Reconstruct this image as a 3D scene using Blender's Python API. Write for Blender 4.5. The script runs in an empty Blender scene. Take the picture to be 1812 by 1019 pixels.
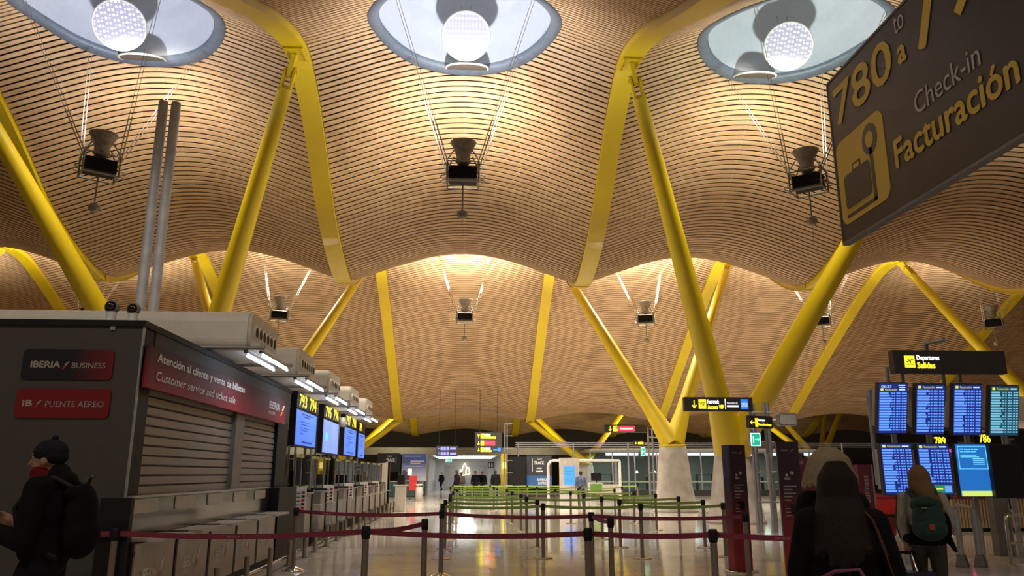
import bpy, math, random
from mathutils import Vector, Matrix
random.seed(7)
S = bpy.context.scene
COL = S.collection
R = math.radians
# ------------------------------------------------------------------ camera
F, VX, VY, CX, CY = 1361.0, 826.0, 838.0, 906.0, 509.5
CAM = (0.2, 0.0, 1.55)
PITCH = math.atan((VY - CY) / F); YAW = math.atan((CX - VX) / math.hypot(F, VY - CY))
cd = bpy.data.cameras.new('camera'); cam = bpy.data.objects.new('camera', cd); COL.objects.link(cam)
cam.location = CAM; cam.rotation_euler = (math.pi/2 + PITCH, 0, -YAW)
cd.sensor_width = 36; cd.lens = 36 * F / 1812; cd.clip_start = 0.05; cd.clip_end = 400
S.camera = cam
S.view_settings.view_transform = 'Standard'; S.view_settings.look = 'None'
S.view_settings.gamma = 1; S.view_settings.use_curve_mapping = False
S.view_settings.exposure = 0.52
# ------------------------------------------------------------------ light
W = bpy.data.worlds.new('night'); S.world = W; W.use_nodes = True
W.node_tree.nodes['Background'].inputs[0].default_value = (1.0, 0.80, 0.58, 1)
W.node_tree.nodes['Background'].inputs[1].default_value = 0.06

def lamp(kind, name, loc, energy, color, size=0.2, target=None, angle=None, blend=1.0):
    l = bpy.data.lights.new(name, kind); l.energy = energy; l.color = color
    if kind == 'AREA': l.shape = 'DISK'; l.size = size
    else: l.shadow_soft_size = size
    if angle: l.spot_size = R(angle); l.spot_blend = blend
    o = bpy.data.objects.new(name, l); COL.objects.link(o); o.location = loc
    if target is not None:
        o.rotation_euler = (Vector(target) - Vector(loc)).to_track_quat('-Z', 'Y').to_euler()
    return o
HUB_Z, OC_Y, OC2_Y = 9.1, 18.4, 37.2
UP_COL = {-18: (0.90, 0.86, 1), -9: (0.86, 0.88, 1.0), 0: (0.93, 0.94, 1.0), 9: (0.90, 1.0, 0.92), 18: (1, .95, .85), 27: (1, .95, .85), -27: (1, .95, .85)}
for bx, e in ((0, 1150), (-9, 750), (9, 700), (-18, 500), (18, 800)):
    lamp('SPOT', 'hub_uplight', (bx, OC_Y, HUB_Z + 0.75), e, UP_COL[bx], 0.12, (bx, OC_Y + .3, 14), 165, 1.0)
for bx, e in ((0, 4800), (-9, 1700), (9, 4000), (-18, 3600), (18, 2600), (27, 1500), (-27, 2500)):
    lamp('SPOT', 'hub_uplight', (bx, OC2_Y, HUB_Z + 0.85), e, (1.0, 0.93, 0.80), 0.12, (bx, OC2_Y, 14), 165, 1.0)
for bx, e in ((-9, 1300), (0, 2600), (9, 1500)):
    lamp('SPOT', 'reflector_downlight', (bx, OC_Y + .6, 12.7), e, (1, .9, .75), 0.5, (bx, OC_Y + 9, 4), 150, 1.0)
for bx, e in ((-9, 3500), (0, 7500), (9, 7500), (18, 6000)):
    lamp('SPOT', 'reflector_downlight', (bx, OC2_Y + .4, 12.3), e, (1, .93, .82), 0.5, (bx, OC2_Y + 4, 0), 150, 1.0)
for bx in (-9, 0, 9):  # unseen uplights added to brighten the furthest roof wave
    lamp('SPOT', 'added_wave_uplight', (bx + 4.5 if bx else 0, 61.4, 4.4), 500, (1, .9, .6), .2, (bx, 63, 9), 165)
for bx in (-13, -5, 5, 13, 22):  # further spots without fittings, added to light that wave's facing slope
    lamp('SPOT', 'added_slope_uplight', (bx, 57.6, 3.7), 700, (1, .88, .55), .2, (bx, 64, 7), 150)
# lamps of the next roof bay, above and behind the camera (rear_bay)
for bx, e in ((-9, 900), (0, 700), (9, 700)):
    lamp('SPOT', 'reflector_downlight', (bx, -1.5, 12.7), e, (1, .9, .76), 0.6, (bx, 5, 4), 160, 1.0)
# ------------------------------------------------------------------ pixel helper (photo pixel -> place at a known depth / height / side)
def ray(px, py):
    r = px - CX; u = CY - py
    fw = F*math.cos(PITCH) - u*math.sin(PITCH); up = F*math.sin(PITCH) + u*math.cos(PITCH)
    return (r*math.cos(YAW) + fw*math.sin(YAW), fw*math.cos(YAW) - r*math.sin(YAW), up)
def at(px, py, x=None, y=None, z=None):
    d = ray(px, py)
    t = (x-CAM[0])/d[0] if x is not None else (y-CAM[1])/d[1] if y is not None else (z-CAM[2])/d[2]
    return Vector((CAM[0]+t*d[0], CAM[1]+t*d[1], CAM[2]+t*d[2]))
# ------------------------------------------------------------------ materials
MATS = {}
def mat(name, col=(.5, .5, .5), rough=.5, metal=0, var=.12, scale=6.0, bump=0.0, emit=None, es=1.0, stretch=None, alpha=None, coat=0.0):
    if name in MATS: return MATS[name]
    m = bpy.data.materials.new(name); MATS[name] = m; m.use_nodes = True
    nt = m.node_tree; b = nt.nodes['Principled BSDF']
    b.inputs['Roughness'].default_value = rough; b.inputs['Metallic'].default_value = metal
    b.inputs['Coat Weight'].default_value = coat
    tc = nt.nodes.new('ShaderNodeTexCoord'); mp = nt.nodes.new('ShaderNodeMapping')
    if stretch: mp.inputs['Scale'].default_value = stretch
    nz = nt.nodes.new('ShaderNodeTexNoise'); nz.inputs['Scale'].default_value = scale; nz.inputs['Detail'].default_value = 4
    nt.links.new(tc.outputs['Object'], mp.inputs[0]); nt.links.new(mp.outputs[0], nz.inputs['Vector'])
    cr = nt.nodes.new('ShaderNodeValToRGB')
    cr.color_ramp.elements[0].position = .3; cr.color_ramp.elements[1].position = .7
    cr.color_ramp.elements[0].color = [c*(1-var) for c in col] + [1]
    cr.color_ramp.elements[1].color = [min(1, c*(1+var)) for c in col] + [1]
    nt.links.new(nz.outputs[0], cr.inputs[0]); nt.links.new(cr.outputs[0], b.inputs['Base Color'])
    if bump:
        bp = nt.nodes.new('ShaderNodeBump'); bp.inputs['Strength'].default_value = bump; bp.inputs['Distance'].default_value = .02
        nt.links.new(nz.outputs[0], bp.inputs['Height']); nt.links.new(bp.outputs[0], b.inputs['Normal'])
    if emit:
        b.inputs['Emission Color'].default_value = (*emit, 1); b.inputs['Emission Strength'].default_value = es
    if alpha is not None:
        b.inputs['Transmission Weight'].default_value = 1.0; b.inputs['IOR'].default_value = 1.05
    return m
def dull(m, v=.12):   # SPECS: cloth and hair hardly shine
    m.node_tree.nodes['Principled BSDF'].inputs['Specular IOR Level'].default_value = v; return m
def grad(name, c0, c1, axis, lo, hi, rough=.4, es=0.0):
    """printed panel whose ink runs from c0 to c1 along one object axis"""
    if name in MATS: return MATS[name]
    m = mat(name, c0, rough); nt = m.node_tree; b = nt.nodes['Principled BSDF']
    tc = nt.nodes.new('ShaderNodeTexCoord'); sp = nt.nodes.new('ShaderNodeSeparateXYZ'); mr = nt.nodes.new('ShaderNodeMapRange')
    nt.links.new(tc.outputs['Object'], sp.inputs[0]); nt.links.new(sp.outputs[axis], mr.inputs[0])
    mr.inputs[1].default_value = lo; mr.inputs[2].default_value = hi
    mx = nt.nodes.new('ShaderNodeMix'); mx.data_type = 'RGBA'
    nt.links.new(mr.outputs[0], mx.inputs[0]); mx.inputs[6].default_value = (*c0, 1); mx.inputs[7].default_value = (*c1, 1)
    nt.links.new(mx.outputs[2], b.inputs['Base Color'])
    if es:
        nt.links.new(mx.outputs[2], b.inputs['Emission Color']); b.inputs['Emission Strength'].default_value = es
    return m
def glow(name, col, es): return mat(name, tuple(min(.8, c) for c in col), .5, emit=col, es=es, var=.03)
def glassmat():
    if 'clear_glass' in MATS: return MATS['clear_glass']
    m = bpy.data.materials.new('clear_glass'); MATS['clear_glass'] = m; m.use_nodes = True
    nt = m.node_tree; nt.nodes.clear(); o = nt.nodes.new('ShaderNodeOutputMaterial')
    t = nt.nodes.new('ShaderNodeBsdfTransparent'); t.inputs[0].default_value = (.80, .88, .85, 1)
    g = nt.nodes.new('ShaderNodeBsdfGlossy'); g.inputs['Roughness'].default_value = .03
    fr = nt.nodes.new('ShaderNodeFresnel'); fr.inputs[0].default_value = 1.5
    nz = nt.nodes.new('ShaderNodeTexNoise'); nz.inputs['Scale'].default_value = 2
    mx = nt.nodes.new('ShaderNodeMixShader')
    nt.links.new(fr.outputs[0], mx.inputs[0]); nt.links.new(t.outputs[0], mx.inputs[1]); nt.links.new(g.outputs[0], mx.inputs[2])
    nt.links.new(mx.outputs[0], o.inputs[0]); return m
YEL = mat('yellow_paint', (.64, .47, .004), .42, var=.04, scale=1.2, coat=.15)
CONC = mat('cast_concrete', (.42, .38, .33), .8, var=.22, scale=2.2, bump=.15)
STEEL = mat('brushed_steel', (.42, .36, .30), .30, 1.0, var=.1, scale=20, stretch=(1, 1, .1))
CHROME = mat('polished_steel', (.62, .58, .52), .14, 1.0, var=.05)
GREYM = mat('grey_metal', (.34, .34, .36), .42, .6)
WHITEM = mat('white_metal', (.62, .60, .57), .45)
DARKM = mat('dark_metal', (.03, .028, .026), .5, .3)
BLACK = dull(mat('black_plastic', (.010, .009, .010), .55), .2)
SLATEG = mat('slate_grey_panel', (.085, .074, .066), .42, var=.05)
MAROON = mat('burgundy_webbing', (.17, .012, .035), .7, var=.15, scale=12)
GREENB = mat('green_webbing', (.20, .31, .05), .7, var=.12)
SIGNB = mat('sign_face', (.030, .023, .022), .45, var=.05)
SIGNY = glow('lit_yellow', (1.0, .78, .03), .9)
SIGNW = glow('lit_white', (.85, .9, 1.0), .9)
PRINTY = mat('yellow_print', (.56, .37, .045), .5, var=.03)
PRINTW = mat('grey_print', (.40, .36, .36), .5, var=.03)
WHITEP = mat('white_print', (.72, .70, .66), .5, var=.03)
GLASS = glassmat()

# ------------------------------------------------------------------ mesh builder
class MB:
    def __init__(self): self.v = []; self.f = []; self.m = []; self.s = []
    def add(self, vs, fs, m=0, s=False):
        o = len(self.v); self.v += [tuple(p) for p in vs]
        for f in fs: self.f.append([i+o for i in f]); self.m.append(m); self.s.append(s)
    def box(self, x0, x1, y0, y1, z0, z1, m=0):
        self.add([(x, y, z) for z in (z0, z1) for y in (y0, y1) for x in (x0, x1)],
                 [(0, 2, 3, 1), (4, 5, 7, 6), (0, 1, 5, 4), (2, 6, 7, 3), (0, 4, 6, 2), (1, 3, 7, 5)], m)
        return self
    def obox(self, c, ux, uy, uz, m=0):
        c, ux, uy, uz = map(Vector, (c, ux, uy, uz))
        self.add([c + ux*a + uy*b + uz*d for d in (-1, 1) for b in (-1, 1) for a in (-1, 1)],
                 [(0, 2, 3, 1), (4, 5, 7, 6), (0, 1, 5, 4), (2, 6, 7, 3), (0, 4, 6, 2), (1, 3, 7, 5)], m)
        return self
    def tube(self, pts, r, n=12, m=0, caps=True):
        pts = [Vector(p) for p in pts]; k = len(pts)
        rs = r if isinstance(r, (list, tuple)) else [r]*k
        d = (pts[1]-pts[0]).normalized(); a = Vector((0, 0, 1)) if abs(d.z) < .9 else Vector((1, 0, 0))
        u = d.cross(a).normalized(); vs = []
        for i in range(k):
            t = (pts[min(i+1, k-1)] - pts[max(i-1, 0)]).normalized()
            u = (u - t*u.dot(t)).normalized(); w = t.cross(u)
            vs += [pts[i] + (u*math.cos(2*math.pi*j/n) + w*math.sin(2*math.pi*j/n))*rs[i] for j in range(n)]
        fs = [(i*n+j, i*n+(j+1) % n, (i+1)*n+(j+1) % n, (i+1)*n+j) for i in range(k-1) for j in range(n)]
        self.add(vs, fs, m, True)
        if caps:
            self.add(vs[:n], [tuple(range(n))[::-1]], m); self.add(vs[-n:], [tuple(range(n))], m)
        return self
    def lathe(self, prof, c=(0, 0, 0), n=24, m=0, smooth=True):
        vs = [(c[0]+r*math.cos(2*math.pi*j/n), c[1]+r*math.sin(2*math.pi*j/n), c[2]+z) for r, z in prof for j in range(n)]
        k = len(prof)
        self.add(vs, [(i*n+j, i*n+(j+1) % n, (i+1)*n+(j+1) % n, (i+1)*n+j) for i in range(k-1) for j in range(n)], m, smooth)
        return self
    def ell(self, c, rx, ry, rz, n=16, m=0):
        h = n//2; vs = []
        for i in range(h+1):
            t = math.pi*i/h
            for j in range(n):
                a = 2*math.pi*j/n
                vs.append((c[0]+rx*math.sin(t)*math.cos(a), c[1]+ry*math.sin(t)*math.sin(a), c[2]-rz*math.cos(t)))
        self.add(vs, [(i*n+j, i*n+(j+1) % n, (i+1)*n+(j+1) % n, (i+1)*n+j) for i in range(h) for j in range(n)], m, True)
        return self
    def prism(self, poly, o, ux, uy, d, m=0):
        """flat outline poly in the frame (o, ux, uy), pushed along ux x uy by d"""
        o, ux, uy = map(Vector, (o, ux, uy)); nrm = ux.cross(uy).normalized()*d; n = len(poly)
        a = [o + ux*p[0] + uy*p[1] for p in poly]; b = [p + nrm for p in a]
        self.add(a + b, [tuple(range(n))[::-1], tuple(range(n, 2*n))] + [(i, (i+1) % n, n+(i+1) % n, n+i) for i in range(n)], m)
        return self
    def build(self, name, mats, parent=None, world=False, kind=None):
        me = bpy.data.meshes.new(name)
        v = self.v
        if world and parent is not None:
            r = parent
            while r.parent: r = r.parent
            L = r.location; v = [(p[0]-L[0], p[1]-L[1], p[2]-L[2]) for p in v]
        me.from_pydata(v, [], self.f)
        if not isinstance(mats, (list, tuple)): mats = [mats]
        for q in mats: me.materials.append(q)
        me.polygons.foreach_set('material_index', self.m); me.polygons.foreach_set('use_smooth', self.s)
        me.update()
        o = bpy.data.objects.new(name, me); COL.objects.link(o)
        if parent: o.parent = parent
        if kind: o['kind'] = kind
        return o
def tag(o, label, cat, group=None):
    o['label'] = label; o['category'] = cat
    if group: o['group'] = group
    return o
def thing(name, label, cat, loc=(0, 0, 0), rz=0, group=None):
    o = bpy.data.objects.new(name, None); COL.objects.link(o); o.empty_display_size = .1
    o.location = loc; o.rotation_euler = (0, 0, rz); return tag(o, label, cat, group)
def kids(o): return [c for c in bpy.data.objects if c.parent == o]
def dup(root, loc, rz, label, group=None):
    def cp(o, par):
        c = o.copy(); COL.objects.link(c)
        if par: c.parent = par
        for k in o.children: cp(k, c)
        return c
    r = cp(root, None); r.location = loc; r.rotation_euler = (0, 0, rz); r['label'] = label
    if group: r['group'] = group
    return r
def rrect(x0, x1, y0, y1, r, n=5):
    p = []
    for cx, cy, a in ((x1-r, y1-r, 0), (x0+r, y1-r, 90), (x0+r, y0+r, 180), (x1-r, y0+r, 270)):
        p += [(cx+r*math.cos(R(a+90*i/n)), cy+r*math.sin(R(a+90*i/n))) for i in range(n+1)]
    return p
# ------------------------------------------------------------------ lettering
WORDS = ['780', 'to', 'a', '79', 'Check-in', 'Facturación', 'Atención al cliente y venta de billetes', 'Customer service and ticket sale',
         'IBERIA', 'BUSINESS', 'IB', 'PUENTE AÉREO', 'Departures', 'Salidas', '05:27', 'Facturación ', 'Fast track', 'Acceso VIP', 'VIP',
         '793', '794', '795', '796', '797', '798', '799', '789', '788', '786', 'Embarques', 'Puertas de embarque', 'FAST', 'TRACK', 'AMERICAN', 'EXPRESS',
         'Business', '¿Ya tienes tarjeta', 'de embarque?', 'Sponsored by', 'Check in']
TXT = {}
def prep():
    obs = []
    for w in WORDS:
        cu = bpy.data.curves.new('t', 'FONT'); cu.body = w.strip(); cu.size = 1; cu.resolution_u = 3
        o = bpy.data.objects.new('t', cu); COL.objects.link(o); obs.append((w, o, cu))
    dg = bpy.context.evaluated_depsgraph_get(); dg.update()
    for w, o, cu in obs:
        me = bpy.data.meshes.new_from_object(o.evaluated_get(dg))
        vs = [(p.co.x, p.co.y) for p in me.vertices]; fs = [tuple(p.vertices) for p in me.polygons]
        x0 = min(p[0] for p in vs); x1 = max(p[0] for p in vs); y0 = min(p[1] for p in vs); y1 = max(p[1] for p in vs)
        TXT[w] = ([(x-x0, y-y0) for x, y in vs], fs, x1-x0, y1-y0)
        bpy.data.objects.remove(o); bpy.data.curves.remove(cu); bpy.data.meshes.remove(me)
prep()
def write(mb, w, o, ux, uy, width=None, height=None, m=0, lift=.004, shear=0, bold=0):
    """letters of w as thin solid faces; o = lower left corner"""
    vs, fs, tw, th = TXT[w]
    sx = width/tw if width else height/th; sy = height/th if height else sx
    o, ux, uy = Vector(o), Vector(ux).normalized(), Vector(uy).normalized(); n = ux.cross(uy).normalized()
    offs = [(0, 0)] if not bold else [(-bold, 0), (bold, 0), (0, bold), (0, -bold), (0, 0)]
    for k, (a, b) in enumerate(offs):
        mb.add([o + ux*(p[0]*sx + shear*p[1]*sy + a) + uy*(p[1]*sy + b) + n*(lift + k*.0002) for p in vs], fs, m)
SWOOSH = [(0, 0), (.25, .06), (.55, .3), (.8, .62), (1, 1), (.72, .86), (.42, .6), (.2, .3)]
def swoosh(mb, o, ux, uy, w, h, m0=0, m1=0, lift=.004):
    o, ux, uy = Vector(o), Vector(ux).normalized(), Vector(uy).normalized(); n = ux.cross(uy).normalized()
    lo = [(0, 0), (.38, .1), (.62, .42), (.3, .36)]; hi = [(.34, .44), (.64, .5), (1, 1), (.6, .84)]
    for q, m in ((lo, m0), (hi, m1)):
        mb.add([o + ux*a*w + uy*b*h + n*lift for a, b in q], [(0, 1, 2, 3)], m)
def plane_arrow(mb, o, ux, uy, s, m=0, lift=.006):
    o, ux, uy = Vector(o), Vector(ux).normalized(), Vector(uy).normalized(); n = ux.cross(uy).normalized()
    for q in ([(.1, .22), (.9, .22), (.9, .28), (.1, .28)], [(.12, .5), (.2, .48), (.3, .55), (.88, .78), (.9, .84), (.8, .86), (.28, .62), (.14, .6)], [(.42, .68), (.52, .7), (.34, .9), (.26, .88)], [(.5, .62), (.62, .66), (.6, .4), (.54, .38)]):
        mb.add([o + ux*a*s + uy*b*s + n*lift for a, b in q], [tuple(range(len(q)))], m)
def arrow(mb, o, ux, uy, s, ang, m=0, lift=.005):
    o, ux, uy = Vector(o), Vector(ux).normalized(), Vector(uy).normalized(); n = ux.cross(uy).normalized()
    c, sn = math.cos(R(ang)), math.sin(R(ang))
    for q in ([(-.06, -.45), (.06, -.45), (.06, .4), (-.06, .4)], [(0, .5), (-.32, .16), (-.22, .08), (0, .32)], [(0, .5), (0, .32), (.22, .08), (.32, .16)]):
        mb.add([o + ux*(a*c-b*sn)*s + uy*(a*sn+b*c)*s + n*lift for a, b in q], [tuple(range(len(q)))], m)
X, Y, Z = Vector((1, 0, 0)), Vector((0, 1, 0)), Vector((0, 0, 1))
ORD = ['first', 'second', 'third', 'fourth', 'fifth', 'sixth', 'seventh', 'eighth', 'ninth', 'tenth']
# ================================================================== SETTING
# floor: polished beige stone slabs
fm = mat('polished_stone_floor', (.64, .575, .48), .09, var=.12, scale=.8)
nt = fm.node_tree; b = nt.nodes['Principled BSDF']; b.inputs['Specular IOR Level'].default_value = 1.0
br = nt.nodes.new('ShaderNodeTexBrick'); br.offset = .5; br.inputs['Scale'].default_value = 1.0
br.inputs['Brick Width'].default_value = 1.2; br.inputs['Row Height'].default_value = .6; br.inputs['Mortar Size'].default_value = .006
br.inputs['Color1'].default_value = (1, 1, 1, 1); br.inputs['Color2'].default_value = (.82, .80, .78, 1); br.inputs['Mortar'].default_value = (.6, .58, .55, 1)
mu = nt.nodes.new('ShaderNodeMix'); mu.data_type = 'RGBA'; mu.blend_type = 'MULTIPLY'; mu.inputs[0].default_value = 1
src = b.inputs['Base Color'].links[0].from_socket
tcn = [n for n in nt.nodes if n.type == 'TEX_COORD'][0]
nt.links.new(tcn.outputs['Object'], br.inputs['Vector'])
nt.links.new(src, mu.inputs[6]); nt.links.new(br.outputs['Color'], mu.inputs[7]); nt.links.new(mu.outputs[2], b.inputs['Base Color'])
MB().box(-60, 70, -6, 84, -.2, 0).build('floor', fm, kind='structure')

# roof: rib profile in depth (y, z of the underside of the yellow ribs)
PR = [(5, 8.4), (7.5, 8.3), (9.5, 8.75), (11.75, 9.65), (13.25, 10.3), (14.6, 10.95), (16, 11.6), (17.3, 12.1), (18.6, 12.45), (19.6, 12.38), (20.9, 11.85),
      (22.4, 10.93), (23.9, 9.9), (25.2, 9.25), (26.7, 8.75), (28.2, 8.5), (29.6, 8.75), (31.2, 9.5), (33, 10.6), (35.4, 11.8), (37.2, 12.25), (38.4, 12.25), (39.6, 12.0),
      (42.2, 10.85), (45.5, 9.15), (49, 7.25), (52.3, 5.45), (53.9, 5.02), (55.6, 5.25), (58, 6.1), (61, 7.0), (64, 7.2), (67, 6.5), (70, 5.2), (71.6, 4.85), (73.2, 5.1), (75, 5.7)]
def cat(ps, t):
    i = min(int(t), len(ps)-2); f = t - i
    p = [ps[max(i-1, 0)], ps[i], ps[i+1], ps[min(i+2, len(ps)-1)]]
    return tuple(.5*(2*p[1][k] + (p[2][k]-p[0][k])*f + (2*p[0][k]-5*p[1][k]+4*p[2][k]-p[3][k])*f*f + (3*p[1][k]-p[0][k]-3*p[2][k]+p[3][k])*f**3) for k in (0, 1))
FINE = [cat(PR, i/24) for i in range((len(PR)-1)*24+1)]
ARC = [0.0]
for a, c in zip(FINE, FINE[1:]): ARC.append(ARC[-1] + math.hypot(c[0]-a[0], c[1]-a[1]))
def by_arc(s):
    lo, hi = 0, len(ARC)-1
    while hi-lo > 1:
        mid = (lo+hi)//2
        if ARC[mid] <= s: lo = mid
        else: hi = mid
    f = (s-ARC[lo])/max(1e-9, ARC[hi]-ARC[lo]); f = max(0, min(1, f))
    return FINE[lo][0] + f*(FINE[hi][0]-FINE[lo][0]), FINE[lo][1] + f*(FINE[hi][1]-FINE[lo][1])
def ribz(y):
    lo, hi = 0, len(FINE)-1
    while hi-lo > 1:
        mid = (lo+hi)//2
        if FINE[mid][0] <= y: lo = mid
        else: hi = mid
    f = (y-FINE[lo][0])/max(1e-9, FINE[hi][0]-FINE[lo][0])
    return FINE[lo][1] + f*(FINE[hi][1]-FINE[lo][1])
def rise(y): return 1.25 if y < 28 else 1.25 - .65*min(1, (y-28)/26)
def arch(t): t = abs(t); return .62*(1-t*t) + .38*(.5+.5*math.cos(math.pi*t))
def cz(dx, y): return ribz(y) + .12 + rise(y)*arch(dx/4.5)

def bamboo():
    m = bpy.data.materials.new('bamboo_slats'); m.use_nodes = True; nt = m.node_tree; b = nt.nodes['Principled BSDF']
    b.inputs['Roughness'].default_value = .55
    tc = nt.nodes.new('ShaderNodeTexCoord'); mp = nt.nodes.new('ShaderNodeMapping'); mp.inputs['Scale'].default_value = (.25, 5, 5)
    nz = nt.nodes.new('ShaderNodeTexNoise'); nz.inputs['Scale'].default_value = 1.3; nz.inputs['Detail'].default_value = 3
    cr = nt.nodes.new('ShaderNodeValToRGB'); cr.color_ramp.elements[0].position = .3; cr.color_ramp.elements[1].position = .72
    cr.color_ramp.elements[0].color = (.37, .225, .112, 1); cr.color_ramp.elements[1].color = (.56, .375, .205, 1)
    nt.links.new(tc.outputs['Object'], mp.inputs[0]); nt.links.new(mp.outputs[0], nz.inputs['Vector']); nt.links.new(nz.outputs[0], cr.inputs[0])
    # pale joint clips where strips are butted, about one per metre
    sp = nt.nodes.new('ShaderNodeSeparateXYZ'); nt.links.new(tc.outputs['Object'], sp.inputs[0])
    fr = nt.nodes.new('ShaderNodeMath'); fr.operation = 'PINGPONG'; fr.inputs[1].default_value = .45; nt.links.new(sp.outputs[0], fr.inputs[0])
    lt = nt.nodes.new('ShaderNodeMath'); lt.operation = 'LESS_THAN'; lt.inputs[1].default_value = .008; nt.links.new(fr.outputs[0], lt.inputs[0])
    mk = nt.nodes.new('ShaderNodeMath'); mk.operation = 'MULTIPLY'; mk.inputs[1].default_value = .28; nt.links.new(lt.outputs[0], mk.inputs[0])
    mx = nt.nodes.new('ShaderNodeMix'); mx.data_type = 'RGBA'; nt.links.new(mk.outputs[0], mx.inputs[0])
    nt.links.new(cr.outputs[0], mx.inputs[6]); mx.inputs[7].default_value = (.75, .68, .52, 1)
    nt.links.new(mx.outputs[2], b.inputs['Base Color']); return m
BAM = bamboo(); MEMB = mat('dark_plenum_membrane', (.010, .007, .005), .9)
PITCH_S, SLAT_W, SLAT_T = .185, .130, .03
def bay(xc, y_lo, y_hi):
    mb = MB(); half = 4.22
    ocs = [(OC_Y, 2.42), (OC2_Y, 2.42)]
    s = .3
    while s < ARC[-1]-.3:
        (ya, za), (yb, zb) = by_arc(s), by_arc(s+SLAT_W); s += PITCH_S
        if ya < y_lo or ya > y_hi: continue
        ym = (ya+yb)/2; spans = [(-half, half)]
        for oy, orad in ocs:
            if abs(ym-oy) < orad:
                h = math.sqrt(orad*orad-(ym-oy)**2); spans = [(-half, -h), (h, half)]
        L = math.hypot(yb-ya, zb-za); ny, nz_ = -(zb-za)/L*SLAT_T, (yb-ya)/L*SLAT_T
        for x0, x1 in spans:
            n = max(2, int((x1-x0)/.42)); vs = []
            for i in range(n+1):
                dx = x0+(x1-x0)*i/n; A = arch(dx/4.5)
                a = (dx, ya, za+.12+rise(ya)*A); c = (dx, yb, zb+.12+rise(yb)*A)
                vs += [(a[0], a[1]+ny, a[2]+nz_), a, c, (c[0], c[1]+ny, c[2]+nz_)]
            mb.add(vs, [(4*i+k, 4*i+k+1, 4*i+k+5, 4*i+k+4) for i in range(n) for k in range(3)], 0)
    # membrane above the gaps
    ys = [y_lo + (y_hi-y_lo)*i/160 for i in range(161)]; nx = 16; vs = []
    for y in ys:
        for i in range(nx+1):
            dx = -4.5+9*i/nx; vs.append((dx, y, cz(dx, y)+.24))
    fs = []
    for j in range(160):
        for i in range(nx):
            dx = -4.5+9*(i+.5)/nx; y = (ys[j]+ys[j+1])/2
            if any(math.hypot(dx, y-oy) < 2.72 for oy, _ in ocs): continue
            fs.append((j*(nx+1)+i, j*(nx+1)+i+1, (j+1)*(nx+1)+i+1, (j+1)*(nx+1)+i))
    mb.add(vs, fs, 1)
    o = mb.build('ceiling', [BAM, MEMB], kind='structure'); o.location = (xc, 0, 0)
for xc in range(-36, 55, 9):
    bay(xc, 7.0 if abs(xc) <= 18 else 27.5, 74.5)

# yellow ribs
def rib(x, y0, y1, label):
    ys = []; n = int((y1-y0)/.35)
    mb = MB(); ring = [(-.29, 0), (.29, 0), (.29, .04), (.265, .04), (.265, .62), (-.265, .62), (-.265, .04), (-.29, .04)]; vs = []
    for i in range(n+1):
        y = y0+(y1-y0)*i/n; t = Vector((0, .1, ribz(min(y+.05, 74.9))-ribz(y-.05))).normalized(); nn = Vector((0, -t.z, t.y))
        for a, c in ring:
            p = Vector((x, y, ribz(y))) + nn*c + X*a; vs.append(p)
    k = len(ring)
    mb.add(vs, [(i*k+j, (i+1)*k+j, (i+1)*k+(j+1) % k, i*k+(j+1) % k) for i in range(n) for j in range(k)], 0, False)
    mb.add(vs[:k], [tuple(range(k))]); mb.add(vs[-k:], [tuple(range(k))[::-1]])
    o = mb.build('roof_rib', YEL); return tag(o, label, 'roof beam', 'yellow curved ribs of the roof')
FR = {-13.5: 'yellow curved front roof rib above the leftmost slanting column', -4.5: 'yellow curved front roof rib just left of the central vault',
      4.5: 'yellow curved front roof rib just right of the central vault', 13.5: 'yellow curved front roof rib behind the big dark hanging sign'}
for x, l in FR.items(): rib(x, 7.2, 28.3, l)
MI = {-31.5: 'yellow rear roof rib outermost on the far left', -22.5: 'yellow rear roof rib at the left edge above the grey kiosk', -13.5: 'yellow rear roof rib seen behind the two silver poles', -4.5: 'long yellow rear roof rib left of the far central vault',
      4.5: 'long yellow rear roof rib right of the far central vault', 13.5: 'yellow rear roof rib descending behind the fast track sign', 22.5: 'yellow rear roof rib descending towards the departures boards', 31.5: 'yellow rear roof rib at the right edge behind the departures sign'}
for x, l in MI.items(): rib(x, 28.4, 54.2, l)
for i, x in enumerate((-22.5, -13.5, -4.5, 4.5, 13.5, 22.5, 31.5)):
    rib(x, 54.3, 74.2, 'low dim yellow rib of the furthest roof wave, %s from the left' % ORD[i])

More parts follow.
